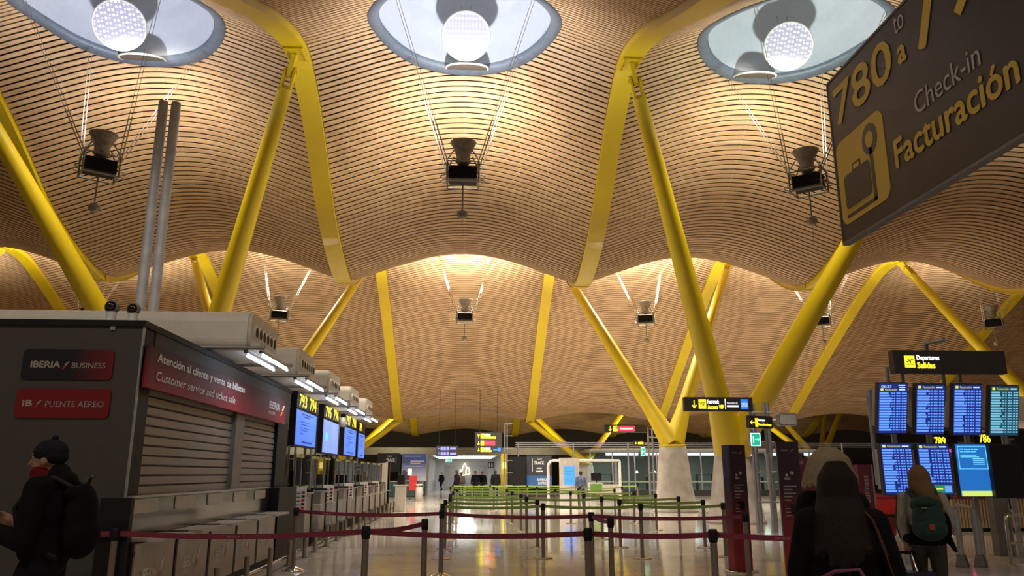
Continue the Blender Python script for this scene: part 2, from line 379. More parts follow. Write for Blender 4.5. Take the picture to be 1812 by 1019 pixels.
# inclined tree columns
def strut(par, p0, p1, r0, r1, root, clevis=True):
    p0, p1 = Vector(p0), Vector(p1); d = (p1-p0).normalized(); L = (p1-p0).length
    e = p1 - d*(.95 if clevis else 0)
    n = 24; pts = [p0 + (e-p0)*i/n for i in range(n+1)]
    rs = [r0 + (r1-r0)*(i/n) + (.16*(1-i/n/.16) if i/n < .16 else 0)*(r0/.4) for i in range(n+1)]
    o = MB().tube(pts, rs, 28).build('strut', YEL, root, True)
    if clevis:
        q = MB(); side = X
        fw = d.cross(X).normalized()
        for sx in (-1, 1):
            c = e + X*sx*.13
            poly = [(-.16, -.05), (.16, -.05), (.15, .42)] + [(.15*math.cos(R(a)), .42+.15*math.sin(R(a))) for a in range(20, 161, 20)] + [(-.15, .42)]
            q.prism(poly, c - X*.03, fw, d, .06)
        q.prism([(-.11, .3), (.11, .3), (.24, .95), (-.24, .95)], e - X*.06, fw, d, .12)
        q.tube([e + d*.42 - X*.2, e + d*.42 + X*.2], .07, 14)
        q.build('pin_joint', YEL, o, True)
        q = MB(); c = p1 - Vector((0, 0, .0))
        t = Vector((0, .2, ribz(p1.y+.1)-ribz(p1.y-.1))).normalized(); nn = Vector((0, -t.z, t.y))
        q.obox(p1 - nn*.03, X*.26, t*.38, nn*.03)
        for sx in (-.2, .2):
            for k in range(6): q.tube([p1 - nn*.1 + X*sx + t*(-.3+.12*k), p1 - nn*.05 + X*sx + t*(-.3+.12*k)], .03, 8)
        q.build('bolted_plate', YEL, o, True)
def tree(bx, by, tops, label, htop=2.3, r0=.34, r1=.19, clevis=True):
    root = thing('tree_column', label, 'column', (bx, by, 0), 0, 'yellow branching columns')
    MB().lathe([(0, 0), (.96, 0), (.96, .06), (.90, .1), (.76, .9), (.58, htop-.05), (.56, htop), (0, htop)], (0, 0, 0), 32).build('concrete_base', CONC, root)
    c = MB().lathe([(.52, htop), (.57, htop+.02), (.57, htop+.10), (.50, htop+.11), (.3, htop+.12), (0, htop+.12)], (0, 0, 0), 32)
    for k in range(16):
        a = 2*math.pi*k/16; c.tube([(.54*math.cos(a), .54*math.sin(a), htop+.09), (.54*math.cos(a), .54*math.sin(a), htop+.13)], .022, 8)
    c.build('bolted_collar', YEL, root)
    for t in tops:
        d = (Vector(t) - Vector((bx, by, htop))).normalized()
        strut(root, Vector((bx, by, htop+.1)), t, r0, r1, root, clevis)
    return root
PK, PK2 = 18.75, 37.3
tree(9, 25.7, [(4.5, PK, ribz(PK)-.02), (13.5, PK, ribz(PK)-.02)], 'large yellow V shaped column on concrete base behind the burgundy pylons', 2.15, .42)
tree(-9, 25.7, [(-4.5, PK, ribz(PK)-.02), (-13.5, PK, ribz(PK)-.02)], 'large yellow V shaped column rising behind the grey kiosk', 2.15, .42)
tree(9, 33.2, [(4.5, PK2, ribz(PK2)-.02), (13.5, PK2, ribz(PK2)-.02)], 'yellow V shaped column on concrete base left of the fast track sign', 2.65)
tree(-9, 33.2, [(-4.5, PK2, ribz(PK2)-.02), (-13.5, PK2, ribz(PK2)-.02)], 'yellow V shaped column with one arm rising above the check-in desks', 2.65)
tree(27, 33.2, [(22.5, PK2, ribz(PK2)-.02), (31.5, PK2, ribz(PK2)-.02)], 'yellow column with slanting arm above the departures sign', 2.65)
tree(-27, 33.2, [(-22.5, PK2, ribz(PK2)-.02), (-31.5, PK2, ribz(PK2)-.02)], 'yellow V shaped column outermost on the far left', 2.65)
for bx, l in ((9, 'small distant yellow column of four arms behind the white kiosk'), (-9, 'small distant yellow column of four arms at the end of the check-in desks'), (27, 'small distant yellow column of four arms behind the light haired person'), (-27, 'small distant yellow column of four arms on the far left')):
    s_ = 1 if bx in (9, 27) else -1
    xi, xo = (bx-4.5*s_, bx+4.5*s_)
    tree(bx, 58.5, [(xi, 53.6, ribz(53.6)-.02), (xi, 63, ribz(63)-.02), (xo, 63, ribz(63)-.02), (xo, 66.5, ribz(66.5)-.02)], l, 2.2, .25, .17, False)

# oculus rings with reflector discs, and the hanging hub lamps
DOME = mat('white_reflector_dome', (.40, .43, .48), .6, var=.03); RIM = mat('blue_grey_rim', (.10, .125, .16), .5, .1)
HUBM = mat('grimy_hub_metal', (.27, .24, .20), .5, .35, var=.3, scale=12)
CABLE = mat('steel_cable', (.55, .52, .46), .3, .9)
def discmat(name, col, es):  # mirror facets; the hub light they reflect is put in as emission
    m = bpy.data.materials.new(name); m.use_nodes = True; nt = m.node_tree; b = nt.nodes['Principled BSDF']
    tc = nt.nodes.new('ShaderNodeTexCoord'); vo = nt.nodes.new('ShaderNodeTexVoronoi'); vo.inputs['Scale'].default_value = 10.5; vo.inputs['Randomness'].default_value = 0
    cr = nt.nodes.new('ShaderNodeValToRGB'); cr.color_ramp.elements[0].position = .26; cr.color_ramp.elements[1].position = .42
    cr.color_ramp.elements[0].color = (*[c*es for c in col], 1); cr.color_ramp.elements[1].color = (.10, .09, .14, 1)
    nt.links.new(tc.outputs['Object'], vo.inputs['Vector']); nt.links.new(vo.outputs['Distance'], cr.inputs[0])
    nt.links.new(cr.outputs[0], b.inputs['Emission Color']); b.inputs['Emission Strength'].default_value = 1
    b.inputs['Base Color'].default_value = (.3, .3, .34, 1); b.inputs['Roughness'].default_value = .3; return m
DISC = {0: discmat('mirror_glow_white', (1, .97, 1), 1.5), 1: discmat('mirror_glow_blue', (.85, .86, 1), 1.2)}
MESHD = mat('perforated_disc', (.10, .09, .08), .6, .3, var=.6, scale=90)
def oculus(xc, oy, label, glowmat):
    zc = cz(0, oy)
    root = thing('ceiling_oculus', label, 'ceiling light', (xc, oy, zc), 0, 'round oculus lights in the roof vaults')
    mb = MB(); n = 64; vs = []
    prof = [(2.28, .10), (2.30, -.04), (2.36, -.07), (2.56, -.05), (2.60, .02), (2.60, .14)]
    for j in range(n):
        a = 2*math.pi*j/n
        for r, dz in prof:
            px, py = r*math.cos(a), r*math.sin(a)
            vs.append((px, py, cz(px, oy+py) - zc + dz))
    k = len(prof); fs = [(j*k+i, ((j+1) % n)*k+i, ((j+1) % n)*k+i+1, j*k+i+1) for j in range(n) for i in range(k-1)]
    mb.add(vs, fs, 0, True); mb.build('rim', RIM, root)
    mb = MB(); vs = []
    for r, h in ((2.28, None), (2.12, .35), (2.0, .42), (1.75, .85), (1.65, .9), (1.1, 1.15), (.02, 1.2)):
        for j in range(n):
            a = 2*math.pi*j/n; px, py = r*math.cos(a), r*math.sin(a)
            vs.append((px, py, (cz(px, oy+py)-zc+.02) if h is None else h - .12*py))
    mb.add(vs, [(i*n+j, (i+1)*n+j, (i+1)*n+(j+1) % n, i*n+(j+1) % n) for i in range(6) for j in range(n)], 0, True)
    mb.build('reflector_dome', DOME, root)
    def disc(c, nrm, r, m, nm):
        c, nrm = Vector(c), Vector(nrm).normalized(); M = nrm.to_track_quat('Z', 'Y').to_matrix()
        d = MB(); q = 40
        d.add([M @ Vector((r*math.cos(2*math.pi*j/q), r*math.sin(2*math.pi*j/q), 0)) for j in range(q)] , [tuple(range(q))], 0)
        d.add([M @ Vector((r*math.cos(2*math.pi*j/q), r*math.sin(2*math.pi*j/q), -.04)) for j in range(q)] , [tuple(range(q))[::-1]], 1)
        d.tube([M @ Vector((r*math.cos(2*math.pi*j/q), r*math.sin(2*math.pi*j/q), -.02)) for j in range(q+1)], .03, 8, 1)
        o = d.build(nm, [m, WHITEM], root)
        bb = MB()
        for sx in (-.18, .18): bb.tube([c + X*sx - nrm*.04, c + X*sx*.8 + Vector((0, .25, 1.15))], .016, 6)
        for sx in (-.18, .18): bb.build  # rods hold the disc from the dome
        o.location = c
        bb.build('hanger_rod', CABLE, root); return o
    disc((0.02 if xc == 0 else (.25 if xc > 0 else -.45), .95, -.32), (0 if xc == 0 else -xc*.045, -1, -.80), .66, glowmat, 'mirror_disc')
    disc((0.05 if xc == 0 else -.3, 2.2, -.62), (0, .29, -.955), .62, MESHD, 'perforated_disc')
    return root
oculus(0, OC_Y, 'bright round oculus light with mirror disc made to glow at top centre', DISC[0])
oculus(-9, OC_Y, 'round oculus light with tilted mirror disc made to glow at top left', DISC[1])
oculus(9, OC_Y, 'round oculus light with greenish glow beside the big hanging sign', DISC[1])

def hub(xc, oy, label, hz=HUB_Z, rz=0., ball=True):
    root = thing('hanging_projector', label, 'hanging lamp', (xc, oy, hz), rz, 'projector lamps hung on cables under the vaults')
    MB().lathe([(0, -.02), (.12, 0), (.2, .1), (.17, .2), (.19, .3), (.30, .55), (.34, .62), (.31, .62), (.2, .45), (0, .42)], (0, 0, .1), 20).build('lamp_horn', HUBM, root)
    q = MB().box(-.34, .34, -.24, .24, -.34, .0)
    for k in range(5): q.box(-.36, .36, -.26, .26, -.32+.07*k, -.295+.07*k)
    q.build('ballast_box', BLACK, root)
    q = MB()
    for sx in (-1, 1):
        for sy in (-1, 1):
            q.tube([(sx*.4, sy*.3, -.42), (sx*.4, sy*.3, .12)], .025, 6)
            q.tube([(sx*.4, sy*.3, .12), (sx*.24, sy*.2, .42)], .02, 6)
        q.tube([(sx*.4, -.34, -.42), (sx*.4, .34, -.42)], .022, 6); q.tube([(sx*.4, -.34, .1), (sx*.4, .34, .1)], .022, 6)
        for sy in (-.22, .1):
            q.tube([(sx*(.44+.12*math.sin(R(a))), sy+.12*math.cos(R(a)), -.3+.0*a) for a in range(0, 181, 30)], .016, 6)
    for sy in (-.3, .3): q.tube([(-.4, sy, -.42), (.4, sy, -.42)], .022, 6); q.tube([(-.4, sy, .1), (.4, sy, .1)], .022, 6)
    q.build('lamp_frame', HUBM, root)
    if ball:
        MB().tube([(0, 0, -.42), (0, 0, -1.15)], .02, 8).ell((0, 0, -1.22), .14, .14, .12).tube([(0, 0, -1.34), (0, 0, -1.8)], .006, 6).build('counterweight', HUBM, root)
    for ax, ay, hx, hy in ((-1.55, 1.75, -.38, .3), (1.55, 1.75, .38, .3), (-1.7, -1.6, -.38, -.3), (1.7, -1.6, .38, -.3)):
        c, s2 = math.cos(-rz), math.sin(-rz)
        top = Vector((ax*c-ay*s2, ax*s2+ay*c, cz(ax, oy+ay) - hz - .04)); b0 = Vector((hx, hy, -.05))
        for o in (-.035, .035):
            ca = MB().tube([b0 + X*o, top + X*o], .007, 5).build('suspension_cable', CABLE, root)
            MB().tube([b0 + X*o, b0 + X*o + (top-b0)*.27], .016, 6).build('cable_sleeve', CHROME, ca)
    return root
hub(0, OC_Y, 'projector lamp hanging on cables under the central front vault')
hub(-9, OC_Y, 'tilted projector lamp hanging on cables in the left front vault', rz=.6)
hub(9, OC_Y, 'projector lamp hanging on cables left of the big dark sign', rz=-.7)
for bx, l, r_ in ((0, 'small projector lamp hanging in the far central vault', 0), (-9, 'small projector lamp hanging in the far vault above the white ducts', .3), (9, 'small projector lamp hanging in the far vault left of the thick yellow column', -.3),
              (18, 'small projector lamp hanging in the far vault right of the thick yellow column', -.5), (27, 'small projector lamp hanging in the far vault at right edge', -.7), (-18, 'small projector lamp in the far vault behind the leftmost slanting column', .5)):
    hub(bx, OC2_Y, l, 9.2, r_)

# two silver poles
for i, (px, py) in enumerate(((290, 180), (312, 182))):
    p = at(px, py, y=13.2)
    root = thing('vent_pole', ['tall silver pole, left one of the pair behind the grey kiosk', 'tall silver pole, right one of the pair behind the grey kiosk'][i], 'pole', (p.x, p.y, 0), 0, 'silver poles behind the kiosk')
    MB().lathe([(.085, 0), (.085, p.z-.05), (.075, p.z), (0, p.z+.01)], n=24).build('pole_shaft', mat('silver_paint', (.62, .63, .68), .45, .05), root)
    MB().lathe([(.098, 0), (.098, .02), (.088, .03)], n=24).build('base_plate', GREYM, root)
# ================================================================== LEFT: ticket kiosk, check-in desks, ducts
KX, KY0, KY1, KZ = -3.55, 8.97, 16.6, 3.27
kio = thing('ticket_kiosk', 'dark grey ticket office kiosk with roller shutters and red banner', 'kiosk', (-4.4, KY0, 0))
q = MB().box(-5.3, KX-.12, KY0+.03, KY1, 0, KZ-.05); q.build('kiosk_body', SLATEG, kio, True)
q = MB().box(-5.32, KX+.005, KY0, KY0+.03, .05, KZ-.07); q.build('front_panel', mat('kiosk_front_panel', (.062, .052, .046), .40, var=.04), kio, True)
pa = at(196, 584, y=KY0); pc = at(206, 573, y=KY0); MB().box(pa.x, pc.x, KY0-.02, KY0, pa.z, pc.z).build('small_plate', GREYM, kio, True)
q = MB().box(KX, KX+.02, KY0-.01, KY0+.02, .0, KZ-.06); q.build('edge_trim', GREYM, kio, True)
q = MB().box(-5.4, KX+.03, KY0-.03, KY1+.02, KZ-.07, KZ); q.build('roof_cap', BLACK, kio, True)
q = MB().box(-7.6, -5.34, KY0+.08, KY0+.3, 0, KZ-.03); q.build('side_screen', BLACK, kio, True)
q = MB().box(KX-.12, KX, KY0+.03, KY0+.36, 0, KZ-.07); q.build('corner_post', BLACK, kio, True)
q = MB().box(KX-.12, KX+.01, KY0+.36, KY1, 2.55, KZ-.07); q.build('side_fascia', mat('fascia_bronze', (.06, .05, .042), .7, .1), kio, True)
ys1 = at(414, 800, x=KX).y; ys2 = at(429, 800, x=KX).y; ys3 = at(489, 800, x=KX).y
q = MB().box(KX-.12, KX+.0, ys1, ys2, 1.2, 2.6); q.build('pillar', mat('pillar_grey', (.16, .145, .13), .45, .2), kio, True)
q = MB().box(KX-.12, KX+.0, ys3, KY1, 1.2, 2.6); q.build('end_post', BLACK, kio, True)
SHUT = mat('shutter_aluminium', (.25, .215, .18), .45, .25, var=.05)
for a, c in ((KY0+.36, ys1), (ys2, ys3)):
    q = MB(); z = 1.30
    while z < 2.62:
        prof = [(.0, 0), (.022, .012), (.022, .096), (.0, .108), (-.006, .112)]
        vs = []
        for dx, dz in prof: vs += [(KX-.085+dx, a, z+dz), (KX-.085+dx, c, z+dz)]
        q.add(vs, [(2*i, 2*i+1, 2*i+3, 2*i+2) for i in range(4)]); z += .116
    q.box(KX-.09, KX-.05, a, c, 1.25, 1.30); q.build('roller_shutter', SHUT, kio, True)
# red banner
b0 = at(262, 647, x=KX+.08); b1 = at(506, 718, x=KX+.08); zt = at(262, 608, x=KX+.08).z; zb = at(258, 685, x=KX+.08).z
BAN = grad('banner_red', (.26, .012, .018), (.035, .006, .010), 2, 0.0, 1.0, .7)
ban = thing('banner_sign', 'long red banner reading customer service and ticket sale on the kiosk', 'sign', (KX+.03, b0.y, zb))
bl, bh = b1.y-b0.y, zt-zb
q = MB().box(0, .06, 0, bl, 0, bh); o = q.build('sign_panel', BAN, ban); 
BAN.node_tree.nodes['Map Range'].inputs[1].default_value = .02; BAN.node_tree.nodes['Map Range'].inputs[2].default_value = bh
q = MB(); write(q, 'Atención al cliente y venta de billetes', (.06, .22, bh*.60), Y, Z, bl*.53, bh*.27, lift=.006, bold=.004)
q.build('lettering', WHITEP, ban)
q = MB(); write(q, 'Customer service and ticket sale', (.06, .22, bh*.22), Y, Z, bl*.46, bh*.22, lift=.006, shear=.2); q.build('lettering', WHITEP, ban)
q = MB(); write(q, 'IBERIA', (.06, bl*.80, bh*.46), Y, Z, bl*.115, bh*.26, lift=.006, bold=.006); write(q, 'BUSINESS', (.06, bl*.80, bh*.24), Y, Z, bl*.07, bh*.12, lift=.006); q.build('lettering', WHITEP, ban)
REDP = mat('red_print', (.45, .02, .012), .5); ORP = mat('orange_print', (.75, .30, .02), .5)
q = MB(); swoosh(q, (.06, bl*.925, bh*.26), Y, Z, bl*.055, bh*.5, 0, 1); q.build('emblem', [ORP, WHITEP], ban)
# two plates on the front face
for px0, px1, py0, py1, kind in ((35, 203, 619, 671, 0), (23, 197, 688, 739, 1)):
    a = at(px0, py1, y=KY0-.02); c = at(px1, py0, y=KY0-.02); w, h = c.x-a.x, c.z-a.z
    t = thing('sign_plate', ['dark plate with business lettering on the kiosk front, upper of two', 'red plate with air shuttle lettering on the kiosk front, lower of two'][kind], 'sign', (a.x, KY0-.02, a.z))
    m = grad('plate_dark_red', (.012, .008, .014), (.16, .008, .014), 0, w*.55, w*1.05, .35) if kind == 0 else mat('plate_red', (.17, .006, .010), .35, var=.04)
    MB().prism(rrect(0, w, 0, h, .05), (0, .02, 0), X, Z, .02).build('plate', m, t)
    q = MB()
    if kind == 0:
        write(q, 'IBERIA', (w*.10, 0, h*.40), X, Z, w*.32, h*.20, bold=.004); write(q, 'BUSINESS', (w*.55, 0, h*.38), X, Z, w*.37, h*.18)
    else:
        write(q, 'IB', (w*.08, 0, h*.40), X, Z, w*.10, h*.20, bold=.004); write(q, 'PUENTE AÉREO', (w*.32, 0, h*.37), X, Z, w*.62, h*.25)
    q.build('lettering', mat('silver_print', (.40, .35, .31), .4, .3), t)
    q = MB(); swoosh(q, (w*(.44 if kind == 0 else .20), 0, h*.33), X, Z, w*.08, h*.28, 0, 1); q.build('emblem', [REDP, mat('silver_print', (.4, .4, .4))], t)
for i, (px, py, r) in enumerate(((199, 543, .085), (237, 547, .078))):
    p = at(px, py, y=KY0+.1)
    t = thing('dome_camera', ['white security camera with black ball, left one on the kiosk roof', 'security camera with black ball at the kiosk roof corner'][i], 'camera', (p.x, p.y, KZ), 0, 'security cameras on the kiosk')
    MB().lathe([(.07, 0), (.07, .02), (.05, .04), (.06, .12), (.0, .13)], n=20).build('mount', WHITEM, t)
    MB().ell((0, 0, p.z-KZ), r, r*.95, r, 20).build('housing', mat('camera_housing', (.25, .22, .2), .4), t)
    MB().ell((0, -r*.35, p.z-KZ), r*.8, r*.8, r*.8, 20).build('lens_ball', mat('gloss_black', (.006, .006, .008), .08, coat=.5), t)
# service desks in front of the shutters
DX = -3.30
DESKP = mat('desk_panel_grey', (.34, .28, .24), .32, .15, var=.05)
FASC = mat('mirrored_fascia', (.13, .125, .115), .16, .75, var=.08)
def service_desk(loc, label):
    t = thing('service_desk', label, 'desk', loc, 0, 'ticket service desks under the shutters')
    MB().box(-.22, -.02, 0, 1.25, .0, .84).build('desk_body', BLACK, t)
    MB().box(-.02, 0, .06, 1.19, .10, .82).build('front_panel', DESKP, t)
    MB().box(-.14, .26, .12, 1.10, .84, .875).build('shelf', mat('pale_shelf', (.38, .33, .28), .4), t)
    MB().box(-.14, .12, 1.10, 1.27, .845, .885).build('arm_pad', BLACK, t)
    MB().box(-.22, -.16, 0, 1.25, .875, 1.28).build('upper_fascia', FASC, t)
    MB().prism(rrect(.25, .95, 1.12, 1.27, .03), (-.155, 0, 0), Y, Z, .006).build('notice_plate', mat('pale_notice', (.46, .41, .36), .5), t)
    q = MB(); write(q, 'IBERIA', (0, .28, .42), Y, Z, .40, .12, bold=.004); write(q, 'BUSINESS', (0, .28, .34), Y, Z, .2, .05); q.build('lettering', WHITEP, t)
    q = MB(); swoosh(q, (0, .72, .36), Y, Z, .17, .26, 0, 1); q.build('emblem', [mat('salmon_print', (.55, .12, .06)), WHITEP], t)
    return t
for i in range(5):
    l = 'grey service desk with white lettering under the shutters, %s from the camera' % ORD[i]
    if i == 0: sd = service_desk((DX, 8.75, 0), l)
    else: dup(sd, (DX, 8.75+1.25*i, 0), 0, l)
tag(MB().box(-3.66, -3.34, 8.66, 8.745, 0, 1.30).build('side_board', BLACK), 'black end panel closing the near end of the service desks', 'panel')
tag(MB().box(-3.54, -3.28, 15.02, 16.55, 0, 1.29).build('cabinet', BLACK), 'black cabinet between the service desks and the check-in desks', 'cabinet')
tag(MB().box(-3.56, -3.46, 9.0, 15.0, 1.285, 1.31).build('counter_top', mat('counter_edge', (.40, .36, .32), .3, .4)), 'thin pale counter top running below the shutters', 'counter')
# low guard rails along the desks
def rail(y0, y1, x, label):
    t = thing('guard_rail', label, 'rail', (x, y0, 0), 0, 'low steel guard rails along the desks')
    MB().tube([(0, 0, .14), (0, y1-y0, .14)], .028, 10).build('rail_tube', CHROME, t)
    n = max(2, int((y1-y0)/1.3)+1)
    for k in range(n):
        y = (y1-y0)*k/(n-1)
        MB().tube([(0.06, y, 0), (.06, y, .42)], .04, 10).tube([(.06, y, 0), (.06, y, .008)], .09, 14).build('post', STEEL, t)
rail(8.9, 15.6, -2.92, 'low steel guard rail in front of the service desks')
rail(16.6, 34.0, -2.92, 'low steel guard rail in front of the check-in desks')
# check-in desk pairs
NOTICE = mat('notice_white', (.66, .64, .60), .45)
def check_in(loc, label):
    t = thing('check_in_desk', label, 'desk', loc, 0, 'check-in desks beyond the kiosk')
    for k, y in enumerate((0, 1.75)):
        q = MB().box(-.95, -.02, y, y+.62, 0, 1.12).box(-.97, .03, y-.01, y+.64, 1.12, 1.15); q.build('counter', mat('desk_grey_brown', (.27, .235, .20), .4, .3), t)
        MB().box(-.95, .0, y+.63, y+.74, 0, 1.2).build('divider', BLACK, t)
        q = MB().box(-.9, .12, y+.80, y+1.62, .0, .30); q.build('baggage_belt', DARKM, t)
        MB().box(-.9, -.02, y+.76, y+.80, .0, .85).box(-.9, -.02, y+1.62, y+1.66, .0, .85).build('belt_side', mat('belt_side_cream', (.50, .44, .36), .45), t)
        MB().box(-.55, .18, y+.66, y+1.0, .84, .87).build('shelf', mat('pale_shelf', (.6, .55, .48)), t)
        q = MB().box(-.30, -.285, y+.02, y+.60, 1.15, 1.95).box(-.30, -.285, y+.78, y+1.64, 1.0, 1.95); q.build('glass_screen', GLASS, t)
        for yy in (y, y+.62, y+1.66):
            MB().tube([(-.29, yy, .9), (-.29, yy, 1.98)], .022, 8).build('screen_post', CHROME, t)
        MB().box(-.302, -.28, y+.02, y+.9, 1.9, 1.96).build('header_strip', mat('lime_strip', (.30, .34, .05), .5), t)
        MB().box(-.8, -.6, y+.1, y+.55, 1.2, 1.62).build('monitor', BLACK, t)
        if k == 0:
            nb = MB().box(-.36, .0, y-.05, y-.03, .78, 1.27).build('notice_board', NOTICE, t)
            q = MB()
            for r in range(5):
                for c, w, m in ((.03, .075, 0), (.13, .11, 1), (.26, .07, 1)):
                    xx = -.36+c; z0 = 1.13-.08*r; yy = y-.053; hh = (.055 if c != .13 else .02)
                    q.add([(xx, yy, z0), (xx+w, yy, z0), (xx+w, yy, z0+hh), (xx, yy, z0+hh)], [(0, 1, 2, 3)], m if c != .26 else (r % 2))
            q.build('pictograms', [REDP, DARKM], nb)
    return t
for i in range(5):
    l = 'check-in desk pair with glass screens and white notice, %s beyond the kiosk' % ORD[i]
    if i == 0: ci = check_in((-3.22, 17.3, 0), l)
    else: dup(ci, (-3.22, 17.3+3.5*i, 0), 0, l)
# lit displays above the desks
def display_mat(name, col, es): return glow(name, col, es)
BLUE = glow('display_blue', (.07, .20, .85), .62); LBLUE = glow('display_ink', (.01, .03, .25), .4); LAV = glow('display_lavender', (.20, .30, .85), .6); CYANP = glow('display_cyan', (.05, .7, .8), .9)
NUMS = [('793', '794'), ('795', '796'), ('797', '798'), ('799', None)]
EDG = [(523, 559), (572, 599), (610, 630.5), (635, 646)]
for i, (nn, (e0, e1)) in enumerate(zip(NUMS, EDG)):
    x = -3.55
    a = at(e0, 755, x=x); c = at(e1, 760, x=x); z0 = at(e0, (786, 800, 804, 809)[i], x=x).z; z1 = at(e0, (723, 741, 755, 766)[i], x=x).z
    w = c.y-a.y
    t = thing('check_in_display', 'blue lit display with yellow desk numbers, %s beyond the kiosk' % ORD[i], 'display', (x, a.y, 0), 0, 'blue displays above the check-in desks')
    MB().box(-.14, 0, -.03, w+.03, z0-.03, z1+.03).build('casing', BLACK, t)
    q = MB(); q.add([(.004, 0, z0), (.004, w, z0), (.004, w, z1), (.004, 0, z1)], [(0, 1, 2, 3)]); sc = q.build('screen', BLUE if i != 1 else LAV, t)
    q = MB(); h = z1-z0
    if i != 1:
        for r, (yy, ww, hh) in enumerate(((.22, .56, .04), (.35, .3, .04), (.2, .5, .02), (.2, .42, .02), (.2, .5, .02), (.2, .36, .02), (.2, .16, .02), (.3, .5, .05))):
            zz = z1 - h*(.10, .17, .32, .40, .50, .57, .67, .93)[r]
            q.add([(.008, w*yy, zz), (.008, w*(yy+ww), zz), (.008, w*(yy+ww), zz+h*hh), (.008, w*yy, zz+h*hh)], [(0, 1, 2, 3)])
        q.build('notice_lines', LBLUE, sc)
    else:
        q.prism([(w*.2, z0+h*.35), (w*.3, z0+h*.45), (w*.24, z0+h*.5), (w*.3, z0+h*.55), (w*.2, z0+h*.65), (w*.14, z0+h*.5)], (.004, 0, 0), Y, Z, .004); q.build('advert_shape', CYANP, sc)
    MB().box(-.14, .0, .0, w, z1+.05, z1+.40).build('number_box', BLACK, t)
    for k, s in enumerate(nn):
        if not s: continue
        q = MB(); write(q, s, (.0, w*(.10+.5*k), z1+.09), Y, Z, w*.34, .27, lift=.006, bold=.008); q.build('desk_number', SIGNY, t)
    for yy in (-.12, w+.1):
        q = MB().tube([(-.25, yy, 0), (-.25, yy, z1+.75)], .035, 10)
        for zz in (1.3, 1.9, 2.5, 3.0): q.tube([(-.25, yy, zz), (-.65, yy, zz)], .02, 8)
        q.tube([(-.65, yy, 0), (-.65, yy, z1+.75)], .03, 10)
        q.build('post_frame', GREYM, t)
    MB().tube([(-.25, -.12, z1+.1), (-.25, w+.1, z1+.1)], .03, 8).build('crossbar', GREYM, t)
    if i == 1:
        MB().lathe([(0, 0), (.09, .02), (.11, .12), (.11, .28), (0, .29)], (.05, w+.35, z1-.05), 16).tube([(.05, w+.35, z1+.2), (-.25, w+.1, z1+.2)], .02, 6).build('dome_camera', WHITEM, t)
# air jet ducts and their strip lights
DUCT = mat('duct_white', (.78, .73, .64), .45, var=.04); DUCTF = mat('duct_face', (.60, .56, .49), .5); LED = glow('led_tube', (.72, .82, 1.0), 7.0)
def duct(loc, label, scale=1):
    t = thing('air_duct', label, 'air duct', loc, 0, 'white air jet ducts above the check-in desks')
    w, h = 1.6, .52; poly = rrect(-w, 0, -.06, h, .16, 6)
    MB().prism(poly, (-4.2, 0, 0), Y, Z, 4.16).build('duct_body', DUCT, t)
    MB().prism(rrect(-w+.02, -.02, -.04, h-.02, .15, 6), (-.04, 0, 0), Y, Z, .05).build('end_face', DUCTF, t)
    for k in range(6):
        c = Vector((.01, -w+.26+.215*k, h*.44))
        ri = MB(); n = 18; vs = []
        for r, dx in ((.102, 0), (.100, .022), (.082, .029), (.078, .02)):
            vs += [c + Vector((dx, r*math.cos(2*math.pi*j/n), r*math.sin(2*math.pi*j/n))) for j in range(n)]
        ri.add(vs, [(a*n+j, a*n+(j+1) % n, (a+1)*n+(j+1) % n, (a+1)*n+j) for a in range(3) for j in range(n)], 0, True)
        r_ = ri.build('jet_nozzle', DUCT, t)
        MB().add; d = MB(); d.add([c + Vector((.030, .080*math.cos(2*math.pi*j/n), .080*math.sin(2*math.pi*j/n))) for j in range(n)], [tuple(range(n))]); d.build('nozzle_opening', BLACK, r_)
    for yy in (-w+.3, -.3): MB().tube([(-3.4, yy, -.06), (-3.4, yy, -.5)], .05, 10).build('support_post', GREYM, t)
    ca = MB()
    for yy in (-1.55, .32): ca.tube([(-2.3, yy, -.03), (.22, yy, -.03)], .028, 8)
    ca.tube([(-.45, -1.55, -.01), (-.45, .32, -.01)], .02, 8).tube([(-2.3, -1.55, -.01), (-2.3, .32, -.01)], .02, 8)
    ca = ca.build('carrier_frame', GREYM, t)
    for xx in (-.06, .16):
        MB().box(xx-.03, xx+.03, -1.5, .3, -.10, -.06).build('light_tray', GREYM, ca)
        MB().tube([(xx, -1.4, -.13), (xx, .2, -.13)], .017, 10).build('led_tube', LED, ca)
    return t
yy0 = (12.9, 16.2, 19.5, 22.9, 26.3)
for i, y in enumerate(yy0):
    l = 'white air duct with six round nozzles over twin strip lights, %s in the row' % ORD[i]
    if i == 0: du = duct((-3.0, y, 3.37), l)
    else: dup(du, (-3.0, y, 3.37), 0, l)
for y in yy0:
    lamp('AREA', 'strip_light_glow', (-2.95, y-.6, 3.1), 5, (.75, .85, 1), .6, (-2.6, y-.6, 0))
tag(MB().box(-6.5, -6.3, 10.5, 27.5, 2.6, 2.8).box(-6.5, -6.3, 10.7, 10.9, 0, 2.6).box(-6.5, -6.3, 27.1, 27.3, 0, 2.6).build('duct_beam', GREYM), 'grey beam behind the kiosk carrying the white ducts', 'beam')
